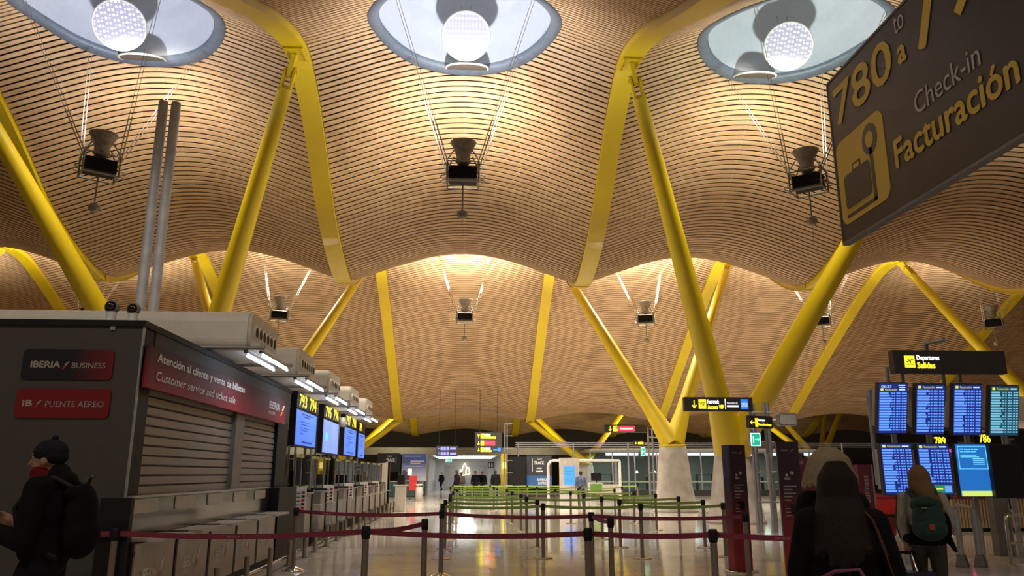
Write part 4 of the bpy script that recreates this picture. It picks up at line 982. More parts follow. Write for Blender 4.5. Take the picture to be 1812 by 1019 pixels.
# corridor to security
CL, CR_, CY0, CY1, CZ = -2.85, 2.85, 62.0, 77.0, 3.0
q = MB().box(CL-.15, CL, CY0, CY1, 0, CZ)
q.build('wall_left', GREYW, kind='structure')
q = MB().box(CR_, CR_+.15, CY0, CY1, 0, CZ); q.build('wall_right', GREYW, kind='structure')
q = MB().box(CL-.15, CR_+.15, CY0, CY1, CZ, CZ+.2); q.build('ceiling', PALEW, kind='structure')
q = MB().box(CL-.15, CR_+.15, CY1, CY1+.15, 0, CZ); q.build('wall_front', PALEW, kind='structure')
q = MB().box(-1.95, 2.1, CY1-.05, CY1-.01, 0, 2.35); d = q.build('door_1', mat('door_grey', (.30, .27, .25), .4, .2), kind='structure')
for x0, x1 in ((-1.98, -1.93), (.06, .1), (2.08, 2.13)): MB().box(x0, x1, CY1-.09, CY1-.05, 0, 2.38).build('door_frame', GREYM, d)
t = thing('fin_screen', 'row of vertical pale fins on the left wall of the corridor', 'screen', (CL, CY0, 0))
for k in range(14):
    MB().box(.01, .07, .3+k*.95, .42+k*.95, 1.0, 2.75).build('fin', PALEW, t)
for k in range(4):
    y = CY0+1.2+3.6*k
    t = thing('ceiling_light', 'white strip light across the corridor ceiling, %s from the entrance' % ORD[k], 'ceiling light', (0, y, CZ), 0, 'strip lights in the corridor')
    MB().box(-2.6, 2.6, -.10, .10, -.06, 0).build('light_tray', WHITEM, t)
    MB().box(-2.5, 2.5, -.07, .07, -.075, -.06).build('diffuser', glow('strip_white', (.9, .97, 1.0), 5.0), t)
    lamp('AREA', 'corridor_light_glow', (0, y, CZ-.12), 70, (.9, .97, 1), 2.2, (0, y, 0))
exit_sign(788, 800, 811, 818, 61.6, 'small dark green exit sign at the corridor mouth', 90)
t, w, h = sign_box('toilet_sign', 'white pictogram sign at the right of the corridor mouth', 863, 874, 817, 828, 70, .05)
q = MB()
for a in (.3, .7): q.ell((w*a, -.006, h*.72), w*.09, .004, h*.1, 10); q.box(w*(a-.1), w*(a+.1), -.008, -.003, h*.18, h*.6)
q.build('pictogram', BLACK, t); t.children[0].data.materials[0] = mat('sign_white', (.7, .7, .7), .5); MB().tube([(w/2, .03, h), (w/2, .03, 3.0-t.location.z)], .015, 6).build('hanger_rod', GREYM, t)
# round wall light with glowing line figure: modelled as a plain lit outline sculpture
t = thing('light_outline', 'glowing outline decoration on the corridor end wall', 'light', (-.05, CY1-.15, 1.35))
q = MB()
q.tube([(-.35, 0, 0), (-.1, 0, .9), (.05, 0, 1.2), (.2, 0, .8), (.15, 0, .1), (-.35, 0, 0)], .035, 8); q.tube([(.2, 0, .1), (.55, 0, .15), (.45, 0, .75), (.2, 0, .8)], .035, 8); q.tube([(-.2, 0, .5), (-.4, 0, .6), (-.35, 0, .2)], .03, 8)
q.build('lit_tube', glow('warm_tube', (1, .85, .5), 3.0), t)
# fascia over the corridor and dark upper band
MB().box(-14, 30, CY0-.1, CY0+.1, 3.0, 3.55).build('wall_upper', mat('fascia_taupe', (.16, .145, .13), .6), kind='structure')
# boards left of the corridor
def board(px0, px1, py0, py1, y, name, label, m, cat_='board'):
    a = at(px0, py1, y=y); c = at(px1, py0, y=y); w, h = c.x-a.x, c.z-a.z
    t = thing(name, label, cat_, (a.x, y, 0))
    MB().box(0, w, 0, .12, a.z, c.z).build('panel', m, t)
    for x in (.08, w-.08): MB().box(x-.05, x+.05, .12, .2, 0, c.z).build('support_post', DARKM, t)
    return t, w, a.z, h
t, w, z, h = board(667, 709, 802, 835, 57, 'advert_board', 'black fast track board behind the far check-in desks', BLACK)
q = MB(); write(q, 'TRACK', (w*.38, 0, z+h*.55), X, Z, w*.38, h*.16, bold=.008); write(q, 'FAST', (w*.45, 0, z+h*.78), X, Z, w*.2, h*.1); q.box(w*.8, w*.81, -.006, 0, z+h*.4, z+h*.85); q.build('lettering', PRINTW, t)
bm = grad('advert_sky', (.50, .52, .58), (.015, .05, .24), 2, 1.0, 2.0, .5)
t, w, z, h = board(710, 755, 803, 851, 57, 'advert_board', 'blue advert board with mountain picture left of the corridor', bm)
bm.node_tree.nodes['Map Range'].inputs[1].default_value = z; bm.node_tree.nodes['Map Range'].inputs[2].default_value = z+h*.7
q = MB()
q.box(w*.35, w*.9, -.006, 0, z+h*.70, z+h*.75); q.box(w*.35, w*.75, -.006, 0, z+h*.63, z+h*.67); q.box(w*.1, w*.8, -.006, 0, z+h*.9, z+h*.92); q.box(w*.1, w*.8, -.006, 0, z+h*.53, z+h*.55); q.build('lettering', PRINTW, t)
q = MB(); q.prism([(w*.04, z+h*.68), (w*.28, z+h*.70), (w*.28, z+h*.82), (w*.04, z+h*.82)], (0, 0, 0), X, Z, .006); q.prism([(w*.02, z), (w*.4, z+h*.05), (w*.3, z+h*.3), (w*.1, z+h*.42), (w*.02, z+h*.35)], (0, 0, 0), X, Z, .006); q.build('picture', [mat('picture_dark', (.06, .05, .07), .6)], t)
# cream curved wall at the end of the desks, glass rail, red stand, bin
a = at(702, 822, y=46); c = at(645, 822, y=46)
t = thing('end_screen', 'cream curved screen wall at the end of the check-in desks', 'screen', (-4.0, 44, 0))
pts = [(-5.5, 6), (-3.0, 5.0), (-1.2, 3.2), (-.4, 1.4), (.2, -2.5)]; pf = [cat(pts, i*.25) for i in range(17)]
q = MB(); zt_ = 2.15
vs = [(x, y, z) for x, y in pf for z in (0, zt_)]; q.add(vs, [(2*i, 2*i+2, 2*i+3, 2*i+1) for i in range(16)], 0, True)
vs = [(x-.12, y+.05, z) for x, y in pf for z in (0, zt_)]; q.add(vs, [(2*i, 2*i+1, 2*i+3, 2*i+2) for i in range(16)], 0, True)
q.add([p for x, y in pf for p in ((x, y, zt_), (x-.12, y+.05, zt_))], [(2*i, 2*i+2, 2*i+3, 2*i+1) for i in range(16)])
q.build('curved_panel', mat('cream_panel', (.52, .46, .38), .5), t)
t = thing('glass_balustrade', 'dark glass balustrade left of the corridor', 'balustrade', (-5.2, 55.5, 0))
MB().box(0, 2.0, 0, .04, .05, 1.0).build('glass_panel', mat('green_glass', (.03, .07, .065), .08), t)
MB().tube([(0, .02, 1.03), (2.0, .02, 1.03), (2.35, 8, 1.03)], .03, 8).build('handrail', CHROME, t)
MB().obox((2.17, 4, .52), (.17, 3.97, 0), (.02, 0, 0), (0, 0, .47)).build('glass_panel', mat('brown_glass', (.05, .042, .038), .1), t)
p = at(729, 884, z=0)
t = thing('red_stand', 'red standing poster stand with white round sign', 'stand', (p.x, p.y, 0))
MB().box(-.2, .28, 0, .06, .55, 1.42).build('red_panel', mat('bright_red', (.36, .012, .010), .5), t)
MB().tube([(-.15, .03, 0), (-.15, .03, .6)], .03, 8).build('leg', DARKM, t); MB().tube([(.2, .03, 0), (.2, .03, .6)], .03, 8).build('leg', DARKM, t)
MB().box(-.32, -.06, -.02, 0, 1.45, 1.85).build('white_sign', mat('sign_white', (.7, .7, .7), .5), t)
p = at(738, 887, z=0)
t = thing('waste_bin', 'pale cylindrical waste bin right of the red stand', 'bin', (p.x+.1, p.y, 0)); MB().lathe([(0, 0), (.2, 0), (.2, .95), (.17, .97), (0, .97)], n=24).build('bin_body', mat('bin_beige', (.40, .36, .31), .5), t); MB().lathe([(.205, .80), (.205, .9)], n=24).build('rim_band', CHROME, t)
p = at(708, 905, z=0)
t = thing('desk_terminal', 'pale ticket terminal at the far end of the check-in desks', 'terminal', (p.x, p.y, 0)); MB().box(-.22, .22, -.2, .2, 0, 1.05).build('cabinet', mat('cream_panel', (.5, .45, .37), .5), t); MB().box(-.3, .3, -.25, .25, 1.05, 1.1).build('top', WHITEM, t); MB().box(-.15, .15, -.03, .05, 1.1, 1.5).build('screen', BLACK, t)
# boards right of the corridor
t, w, z, h = board(898, 930, 808, 861, 53, 'blank_board', 'plain black board right of the corridor', BLACK)
t, w, z, h = board(932, 976, 806, 862, 54, 'advert_board', 'dark fast track board with blue lower field beside the white kiosk', mat('board_dark', (.025, .028, .034), .5))
q = MB(); write(q, 'TRACK', (w*.30, 0, z+h*.72), X, Z, w*.40, h*.10, bold=.008); write(q, 'FAST', (w*.42, 0, z+h*.86), X, Z, w*.2, h*.05); q.box(w*.22, w*.24, -.006, 0, z+h*.5, z+h*.9); q.box(w*.4, w*.6, -.006, 0, z+h*.58, z+h*.62); q.box(w*.38, w*.65, -.006, 0, z+h*.48, z+h*.52); q.build('lettering', WHITEP, t)
q = MB().box(0, w, -.008, 0, z+h*.04, z+h*.36); q.build('blue_field', mat('board_blue', (.02, .10, .30), .5), t)
q = MB(); write(q, 'AMERICAN', (w*.40, -.009, z+h*.20), X, Z, w*.5, h*.08, bold=.006); write(q, 'EXPRESS', (w*.46, -.009, z+h*.09), X, Z, w*.42, h*.08, bold=.006); q.build('lettering', WHITEP, t)
a = at(892, 835, y=55); t = thing('yellow_pillar', 'narrow yellow pillar between the corridor and the black board', 'pillar', (a.x, 55, 0)); MB().box(-.22, .22, 0, .3, 0, 2.9).build('pillar_body', YEL, t); MB().box(-.12, .12, -.05, 0, 1.9, 2.3).build('lamp_box', glow('lit_yellow_soft', (1, .75, .2), 1.2), t)
# white kiosk with blue screen, frame, desk
KY = 38.0
a = at(970, 815, y=KY); c = at(1096, 815, y=KY)
t = thing('booth_frame', 'white round cornered frame standing around the kiosk and desk', 'frame', (a.x, KY, 0))
W_ = c.x-a.x; H_ = a.z
q = MB(); r_ = .25
path = [(0, 0, 0), (0, 0, H_-r_)] + [(r_-r_*math.cos(R(b_)), 0, H_-r_+r_*math.sin(R(b_))) for b_ in (22, 45, 67, 90)] + [(W_-.02, 0, H_), (W_, 0, H_-.02), (W_, 0, 0)]
q.tube(path, .065, 10); q.build('frame_tube', mat('white_gloss', (.66, .63, .60), .35), t)
q = MB().box(W_-1.2, W_, .0, .05, .55, 1.05); q.build('low_panel', mat('white_gloss', (.66, .63, .6)), t)
q = MB().box(W_-.25, W_-.12, .0, .05, 1.05, H_); q.build('side_panel', GREYM, t)
a = at(992, 893, y=KY-.3); c = at(1025, 810, y=KY-.3); w, h = c.x-a.x, c.z
t = thing('info_kiosk', 'white kiosk column with bright blue screen', 'kiosk', (a.x, KY-.3, 0))
MB().prism(rrect(0, w, 0, h, .03), (0, .4, 0), X, Z, .4).build('column_body', mat('white_gloss', (.66, .63, .6)), t)
s0 = at(998, 858, y=KY-.3); s1 = at(1017, 825, y=KY-.3)
q = MB().box(s0.x-a.x, s1.x-a.x, -.012, 0, s0.z, s1.z); sc = q.build('screen', glow('kiosk_blue', (.05, .24, 1.0), .9), t)
q = MB(); sw = s1.x-s0.x; sh = s1.z-s0.z
for f0, f1, g_ in ((.1, .5, .9), (.1, .85, .72), (.1, .6, .58), (.1, .8, .3), (.1, .8, .2)): q.box(s0.x-a.x+sw*f0, s0.x-a.x+sw*f1, -.016, -.012, s0.z+sh*g_, s0.z+sh*(g_+.03))
q.build('notice_lines', glow('kiosk_ink', (.03, .16, .7), .8), sc)
a = at(1043, 873, y=KY-.6); c = at(1067, 855, y=KY-.6); w = c.x-a.x
t = thing('info_desk', 'white desk with green front panel beside the man in the blue shirt', 'desk', (a.x, KY-.6, 0))
z0, z1 = a.z, c.z
MB().prism(rrect(0, w, z0, z1+.03, .06), (0, .5, 0), X, Z, .5).build('desk_body', mat('white_gloss', (.66, .63, .6)), t)
MB().prism(rrect(.06, w-.06, z0+.06, z1-.03, .04), (0, 0, 0), X, Z, .01).build('green_panel', mat('green_panel', (.13, .34, .05), .5), t)
for x in (.06, w-.06):
    for y in (.05, .45): MB().tube([(x, y, 0), (x, y, z0+.02)], .025, 8).build('leg', WHITEM, t)
a = at(1055, 848, y=KY-.3); t = thing('monitor', 'black monitor on the white desk with green panel', 'monitor', (a.x, KY-.35, z1+.03))
MB().box(-.25, .25, 0, .05, .1, .45).build('casing', BLACK, t); MB().tube([(0, .03, 0), (0, .03, .12)], .03, 8).build('stand', BLACK, t)
# glass shopfront
SY = 56.0; sx0 = at(1045, 840, y=SY).x; sx1 = at(1330, 840, y=SY).x + 6
MB().box(sx0, sx1, SY+5, SY+5.2, 0, 3.4).build('wall_side', mat('shop_wall', (.17, .17, .16), .6), kind='structure')
MB().box(sx0, sx1, SY, SY+5.2, 3.1, 3.3).build('ceiling', PALEW, kind='structure')
t = thing('shopfront', 'long glass shopfront with grey mullions at the back right', 'shopfront', (sx0, SY, 0))
L_ = sx1-sx0; n_ = int(L_/1.55)
for k in range(n_+1): MB().box(L_*k/n_-.04, L_*k/n_+.04, 0, .08, 0, 3.1).build('mullion', GREYM, t)
for k in range(n_):
    MB().box(L_*k/n_+.04, L_*(k+1)/n_-.04, .03, .045, .4, 3.05).build('glass_pane', GLASS, t)
MB().box(0, L_, -.02, .1, 0, .42).build('plinth', DARKM, t); MB().box(0, L_, -.03, .1, .95, 1.03).build('mid_rail', mat('rail_green', (.26, .30, .22), .5), t)
for k in range(6):
    x = sx0 + 1.2 + L_*k/6
    t = thing('ceiling_light', 'bluish strip light inside the glass shopfront, %s from the left' % ORD[k], 'ceiling light', (x, SY+.6, 3.1), 0, 'strip lights in the shopfront')
    MB().box(0, L_/6-.5, -.1, .1, -.08, 0).build('light_tray', WHITEM, t); MB().box(.05, L_/6-.55, -.09, .09, -.26, -.08).build('diffuser', glow('strip_cool', (.72, .74, 1.0), 2.2), t)
    if k % 2 == 0: lamp('AREA', 'shop_light_glow', (x+.6, SY+2.5, 2.9), 60, (.88, 1, .93), 1.5, (x+.6, SY+2.5, 0))
for k in range(9):
    x = sx0+.8+1.9*k
    hh = (1.5, .9, 1.3, 1.1)[k % 4]
    t = thing('display_shelf', 'dark display shelf inside the glass shopfront, %s from the left' % ORD[k], 'shelf', (x, SY+2.2, 0), 0, 'display shelves in the shopfront')
    for z in (.1, hh*.5, hh): MB().box(0, 1.2, 0, .5, z-.03, z).build('shelf_board', DARKM, t)
    for xx in (0, 1.2): MB().box(xx-.02, xx+.02, 0, .5, 0, hh).build('side_panel', DARKM, t)
a = at(1180, 835, y=SY+1); t = thing('red_lamp', 'red lit sign glowing inside the shopfront', 'sign', (a.x, SY+1, 2.55))
MB().prism([(-.6, .3), (-.6, -.35), (-.2, -.4), (.15, -.1), (.6, .05), (.55, .3)], (0, .06, 0), X, Z, .06).build('face', glow('lit_crimson', (.9, .02, .08), 1.2), t); MB().tube([(0, .03, .2), (0, .03, .55)], .02, 6).build('hanger', GREYM, t)
for k, px in enumerate((1127, 1158)):
    a = at(px, 835, y=SY+1); t = thing('globe_lamp', 'small white globe lamp inside the shopfront, %s one' % ('left' if k == 0 else 'right'), 'lamp', (a.x, SY+1, a.z))
    MB().ell((0, 0, 0), .09, .09, .09, 12).build('globe', glow('globe_white', (1, 1, .95), 4), t); MB().tube([(0, 0, .08), (0, 0, 3.1-a.z)], .012, 6).build('flex', DARKM, t)
# upper pipe truss along the back
t = thing('pipe_truss', 'long white pipe truss crossing above the shopfront', 'truss', (3.6, 55.2, 0))
for z, r in ((3.55, .06), (3.42, .04), (3.68, .05)): MB().tube([(0, 0, z), (34, 0, z)], r*.7, 8).build('pipe', GREYM, t)
for k in range(10): MB().tube([(.2+3.9*k, .0, 0), (.2+3.9*k, 0, 3.7)], .06, 8).build('support_post', GREYM, t)
# grey structural pillar line behind
for k, px in enumerate((438, 470)): pass

# ================================================================== RIGHT SIDE BEHIND THE FLIGHT DISPLAYS
wy = 21.3
a = at(1690, 945, z=0); c = at(1766, 945, z=0); tz = .98
WOODS = mat('counter_wood', (.42, .28, .15), .5, var=.2, scale=3)
def wood_counter(px0, px1, label):
    a = at(px0, 900, y=wy); c = at(px1, 900, y=wy); w = c.x-a.x
    t = thing('wooden_counter', label, 'counter', (a.x, wy, 0), 0, 'wood slat counters behind the flight displays')
    q = MB().box(0, w, .04, .7, .1, .96)
    q.build('core', mat('counter_core', (.10, .065, .04), .6), t)
    q = MB(); n = int(w/.085)
    for k in range(n): q.box(w*k/n, w*k/n+.055, 0, .04, .1, .96)
    s = q.build('slat_front', WOODS, t); s['kind'] = 'stuff'
    MB().box(-.02, w+.02, .06, .7, 0, .1).build('skirting', BLACK, t); MB().box(-.03, w+.03, -.04, .72, .96, 1.0).build('top', mat('counter_top_brown', (.16, .10, .07), .4), t)
wood_counter(1684, 1768, 'wood slatted counter seen between the display legs')
wood_counter(1790, 1850, 'wood slatted counter at the right edge behind the steel rail')
g3 = 'burgundy belted queue posts at the right side'
r1 = [at(px, 930, y=20.3) for px in (1536, 1590, 1680, 1765, 1830)]
ln = ['beside the plum pylon', 'behind the person with the green backpack', 'left of the wood slatted counter', 'right of the wood slatted counter', 'outermost at the right']
for i, p in enumerate(r1): post(p.x, 20.2, 'burgundy belt queue post %s' % ln[i], g3, [(r1[i+1].x, 20.2)] if i < 4 else [])
for j in range(3):
    xs = [r1[0].x+.1, r1[1].x+.3]
    for i, x in enumerate(xs): post(x+.25*j, 22+1.6*j, 'burgundy belt queue post in the packed lanes, %s lane, %s end' % (ORD[j], ('left', 'right')[i]), g3, [(xs[1]+.25*j, 22+1.6*j)] if i == 0 else [])
a = at(1580, 905, y=28.2); t = thing('red_barrier', 'bright red low barrier panel behind the packed burgundy lanes', 'barrier', (a.x, 28.2, 0)); MB().box(-1.2, .6, 0, .08, .12, .82).build('panel', mat('bright_red', (.6, .02, .015)), t); MB().box(-1.2, .6, -.1, .2, 0, .12).build('foot', BLACK, t)
# check-in back wall units on the right
cx0 = at(1600, 850, y=25.5).x
t = thing('check_in_cabin', 'grey check-in cabin wall behind the flight displays', 'cabin', (cx0+.6, 25.5, 0))
MB().box(.5, 16, 0, .3, 0, 2.6).build('rear_panel', mat('cabin_brown', (.12, .10, .085), .6), t)
for k in range(5):
    x = .5+2.6*k
    MB().box(x-.12, x+.12, -.25, 0, 0, 2.7).build('pillar', GREYM, t)
MB().box(.5, 16, -.12, 0, 2.15, 2.35).build('magenta_strip', glow('lit_magenta', (.55, .08, .50), .7), t)
for k in range(3): MB().box(1.35+2.6*k, 1.65+2.6*k, -.06, 0, 1.45, 2.05).build('pink_sign', glow('lit_pink', (.85, .04, .22), .8), t)
for s, px, py in (('789', 1663, 778), ('786', 1742, 773)):
    a = at(px, py+2, y=24.9); a.z += .06
    t = thing('number_sign', 'yellow lit desk number %s behind the flight displays' % s, 'sign', (a.x, 24.9, a.z-.2), 0, 'desk number signs behind the flight displays')
    MB().box(-.35, .6, 0, .1, -.06, .32).build('number_box', BLACK, t); q = MB(); write(q, s, (-.18, 0, 0), X, Z, .37, .26, bold=.010); q.build('desk_number', SIGNY, t)
    MB().tube([(.2, .08, -.05), (.2, .08, 2.3-a.z), (.2, .5, 2.3-a.z)], .03, 6).build('bracket', GREYM, t)
a = at(1735, 765, y=23); t = thing('check_in_screen', 'dark tall screen behind the blank black display', 'screen', (at(1806, 800, y=22).x, 22, 0)); MB().box(-.25, .5, 0, .1, 1.2, 2.5).build('casing', BLACK, t); MB().tube([(.1, .05, 0), (.1, .05, 1.3)], .05, 10).build('stand', GREYM, t)
a = at(1745, 940, z=0)
t = thing('grey_pillar', 'wide grey pillar behind the blank display', 'pillar', (at(1782, 985, z=0).x, at(1782, 985, z=0).y, 0)); MB().box(-.12, .16, 0, .2, 0, 1.45).build('pillar_body', mat('pillar_taupe', (.16, .145, .135), .5), t); MB().box(-.2, .24, -.05, .25, 0, .02).build('base_plate', STEEL, t); MB().box(.18, .21, .02, .18, 0, 1.4).build('edge_trim', GREYM, t)
a = at(1654, 962, z=0)
t = thing('grey_pillar', 'dark grey pillar right of the person with the green backpack', 'pillar', (a.x, a.y, 0)); MB().box(-.14, .16, 0, .2, 0, 2.0).build('pillar_body', mat('pillar_taupe', (.16, .145, .135), .5), t); MB().box(-.22, .24, -.05, .25, 0, .02).build('base_plate', STEEL, t)
a = at(1773, 905, y=20.9); t = thing('office_chair', 'black chair back beside the wood slatted counter', 'chair', (a.x, 20.75, 0))
MB().prism(rrect(-.24, .24, .62, 1.15, .08), (0, .06, 0), X, Z, .06).build('backrest', BLACK, t); MB().box(-.25, .25, -.1, .35, .45, .53).build('seat', BLACK, t); MB().tube([(0, .12, .05), (0, .12, .46)], .04, 10).build('stem', DARKM, t)
q = MB()
for k in range(5): q.tube([(0, .12, .06), (.28*math.cos(k*1.257), .12+.28*math.sin(k*1.257), .02)], .02, 6)
q.build('star_base', DARKM, t)
a = at(1762, 878, y=21.0); t = thing('notice_card', 'small white printed card on the wood slatted counter', 'card', (a.x, 21.35, 1.0)); MB().box(-.16, .10, 0, .02, 0, .42).build('card', NOTICE, t); q = MB()
for k in range(4): q.box(-.12, .05, -.004, 0, .08+.08*k, .12+.08*k)
q.build('printed_text', DARKM, t)
# white duct at the right edge
p = at(1797, 715, y=24.4)
t = thing('air_duct', 'white air duct at the right edge behind the departures sign', 'air duct', (p.x, 24.4, p.z-.25), 0)
MB().prism(rrect(0, 4.0, -.3, .5, .16, 6), (0, 4.0, 0), X, Z, 4.0).build('duct_body', DUCT, t)
for k in range(4):
    c = Vector((.35+.5*k, -.01, .14)); q = MB(); n = 16
    q.add([c + Vector((.09*math.cos(2*math.pi*j/n), 0, .09*math.sin(2*math.pi*j/n))) for j in range(n)], [tuple(range(n))]); q.build('nozzle_opening', BLACK, t)
for x in (.3, 3.7): MB().tube([(x, 2.2, -.3), (x, 2.2, -t.location.z)], .06, 8).build('support_post', GREYM, t)
# bent steel rails
def hoop(pxa, pxb, py_top, py_base, label, up_h=.95):
    f = at(pxa, py_base, z=0); tp = at(pxa, py_top, y=f.y).z
    x1 = at(pxb, py_base, z=0).x
    t = thing('steel_rail', label, 'rail', (f.x, f.y, 0), 0, 'bent steel barrier rails')
    r_ = .08; w = x1-f.x; s = 1 if w > 0 else -1
    MB().tube([(0, 0, 0), (0, 0, tp-r_), (s*r_*.3, 0, tp-r_*.3), (s*r_, 0, tp), (w-s*r_, 0, tp), (w-s*r_*.3, 0, tp-r_*.3), (w, 0, tp-r_), (w, 0, 0)], .028, 10).build('rail_tube', CHROME, t)
    MB().tube([(0, 0, tp*.45), (w, 0, tp*.45)], .02, 8).build('lower_bar', CHROME, t)
    for x in (0, w): MB().lathe([(0, 0), (.07, 0), (.07, .01), (0, .012)], (x, 0, 0), 14).build('foot_plate', STEEL, t)
hoop(1791, 1860, 912, 1001, 'bent steel rail at the right edge before the wooden counter')
hoop(1556, 1520, 911, 985, 'bent steel rail left of the person with the green backpack')
a = at(1536, 945, y=13.9); t = thing('red_bag', 'red bag hanging by the bent steel rail', 'bag', (at(1534, 985, z=0).x, 14.2, 0)); MB().prism(rrect(-.12, .12, .45, .78, .05), (0, .1, 0), X, Z, .1).build('bag_body', mat('bag_red', (.34, .03, .03), .6), t); MB().box(-.14, .14, -.1, .12, .36, .45).build('tray', WHITEM, t); MB().box(-.11, .11, 0, .1, 0, .36).build('trolley', DARKM, t)
# ================================================================== PEOPLE
SKIN = mat('skin', (.30, .155, .105), .6, var=.06)
class Blob:
    def __init__(s): s.m = MB()
    def c(s, p0, p1, r0, r1=None):
        r1 = r0 if r1 is None else r1; p0, p1 = Vector(p0), Vector(p1); d = p1-p0; L = d.length or 1e-4; d = d/L
        pts, rs = [], []
        for a in (80, 55, 30): pts.append(p0 - d*r0*math.sin(R(a))); rs.append(r0*math.cos(R(a)))
        pts += [p0, p1]; rs += [r0, r1]
        for a in (30, 55, 80): pts.append(p1 + d*r1*math.sin(R(a))); rs.append(r1*math.cos(R(a)))
        s.m.tube(pts, rs, 14); return s
    def chain(s, pts, rs):
        for i in range(len(pts)-1): s.c(pts[i], pts[i+1], rs[i], rs[i+1])
        return s
    def e(s, c, a, b, d): s.m.ell(c, a, b, d, 18); return s
    def build(s, name, m, parent, vox=.012, sm=3):
        o = s.m.build(name, m, parent)
        r = o.modifiers.new('remesh', 'REMESH'); r.mode = 'VOXEL'; r.voxel_size = vox; r.use_smooth_shade = True
        q = o.modifiers.new('smooth', 'SMOOTH'); q.factor = .5; q.iterations = sm
        return o
def hand(b, w, d, n, curl=30, side=1, k=1.0):
    """palm with five unequal bent fingers; w wrist, d along the fingers, n palm side, side = thumb side"""
    w, d, n = Vector(w), Vector(d).normalized(), Vector(n).normalized(); n = (n - d*n.dot(d)).normalized(); s = d.cross(n)*side
    b.c(w, w + d*.03*k, .024*k, .028*k)
    for o in (-.026, -.009, .009, .026): b.c(w + d*.03*k + s*o*.8*k, w + d*.088*k + s*o*k, .014*k, .0115*k)
    for o, L in ((.028, .068), (.0095, .077), (-.0095, .071), (-.028, .055)):
        p = w + d*.09*k + s*o*k; a = R(curl); v = d
        for j, f in enumerate((.45, .32, .23)):
            v = (v*math.cos(a) + n*math.sin(a)).normalized(); nn = (n*math.cos(a) - d*math.sin(a))
            q = p + v*L*f*k; b.c(p, q, (.0098, .0090, .0082)[j]*k, (.0092, .0084, .0075)[j]*k); p = q
    p = w + d*.025*k + s*.028*k; q = p + (d*.6 + s*.7 + n*.35).normalized()*.042*k; b.c(p, q, .0125*k, .0105*k)
    b.c(q, q + (d*.9 + s*.15 + n*.5).normalized()*.032*k, .0105*k, .0085*k)
def person(label, loc, rz, h, J=None, coat=None, legs=None, vox=.014, coat_len=.88, bulk=1.0, shoes=True, curl=(30, 30), group=None, head_yaw=0, palm=None):
    t = thing('person', label, 'person', loc, rz, group); s = h/1.75
    P = dict(hipL=(-.095, 0, .93), hipR=(.095, 0, .93), kneeL=(-.10, .03, .50), kneeR=(.10, .03, .50), ankL=(-.10, -.02, .085), ankR=(.10, -.02, .085),
             shL=(-.185, 0, 1.42), shR=(.185, 0, 1.42), elL=(-.25, -.03, 1.13), elR=(.25, -.03, 1.13), wrL=(-.26, .06, .88), wrR=(.26, .06, .88), head=(0, .025, 1.625))
    P.update(J or {}); P = {k: Vector(v)*s for k, v in P.items()}
    V = lambda x, y, z: Vector((x, y, z))*s
    b = Blob()
    b.e(V(0, -.005, 1.0), .145*s, .105*s, .12*s).e(V(0, 0, 1.12), .125*s, .095*s, .14*s).e(V(0, 0, 1.30), .15*s, .105*s, .16*s)
    b.c(P['shL'], P['shR'], .05*s); b.c(V(0, -.01, 1.42), P['head'] - V(0, .02, .06), .056*s, .052*s)
    hd = P['head']; cy, sy = math.cos(R(head_yaw)), math.sin(R(head_yaw))
    def H(x, y, z): return hd + Vector((x*cy - y*sy, x*sy + y*cy, z))*s
    b.e(H(0, -.012, .025), .076*s, .092*s, .095*s).e(H(0, .022, -.035), .058*s, .066*s, .078*s).e(H(0, .07, -.095), .025*s, .022*s, .02*s)
    b.c(H(0, .085, .02), H(0, .108, -.022), .010*s, .014*s).e(H(0, .086, -.062), .022*s, .012*s, .009*s).e(H(0, .078, .042), .05*s, .016*s, .012*s)
    for q in (-1, 1): b.e(H(q*.078, -.012, -.005), .012*s, .022*s, .032*s)
    for q in 'LR':
        b.chain([P['sh'+q], P['el'+q], P['wr'+q]], [.045*s, .037*s, .026*s]); b.chain([P['hip'+q], P['knee'+q], P['ank'+q]], [.082*s, .052*s, .038*s])
        a = P['ank'+q]; b.c(a - V(0, .02, .04), a + V(0, .13, -.05), .035*s, .028*s)
        d = (P['wr'+q]-P['el'+q]).normalized(); n = Vector((1 if q == 'L' else -1, 0, 0)) if not palm else Vector(palm)
        hand(b, P['wr'+q]+d*.01, d, n, curl[0 if q == 'L' else 1], 1 if q == 'L' else -1, s)
    body = b.build('body', SKIN, t, min(vox, .008) if vox < .012 else vox)
    for q in (-1, 1):
        e = MB().ell(H(q*.031, .076, .022), .011*s, .007*s, .008*s, 10).build('eye', mat('eye_white', (.5, .48, .45), .2), body)
        MB().ell(H(q*.031, .0885, .022), .0055*s, .004*s, .0055*s, 8).build('iris', mat('eye_dark', (.02, .015, .01), .1), e) if False else None
    if coat:
        k = bulk; z0 = coat_len
        b = Blob(); b.e(V(0, 0, 1.29), .185*s*k, .135*s*k, .19*s).e(V(0, 0, 1.10), .165*s*k, .13*s*k, .2*s).c(V(-.06, 0, z0+.09), V(.06, 0, z0+.09), .12*s*k).c(V(-.05, -.02, z0+.06), V(.05, -.02, z0+.06), .115*s*k)
        b.c(P['shL'], P['shR'], .075*s*k); b.c(V(0, -.02, 1.43), V(0, -.01, 1.49), .085*s, .07*s)
        for q in 'LR': b.chain([P['sh'+q], P['el'+q], P['wr'+q] - (P['wr'+q]-P['el'+q])*.20], [.075*s*k, .062*s*k, .048*s*k])
        b.build('coat', coat, t, vox)
    if legs:
        b = Blob(); b.e(V(0, -.01, .96), .17*s, .13*s, .11*s)
        for q in 'LR': b.chain([P['hip'+q], P['knee'+q], P['ank'+q]], [.10*s, .070*s, .058*s])
        b.build('trousers', legs, t, vox)
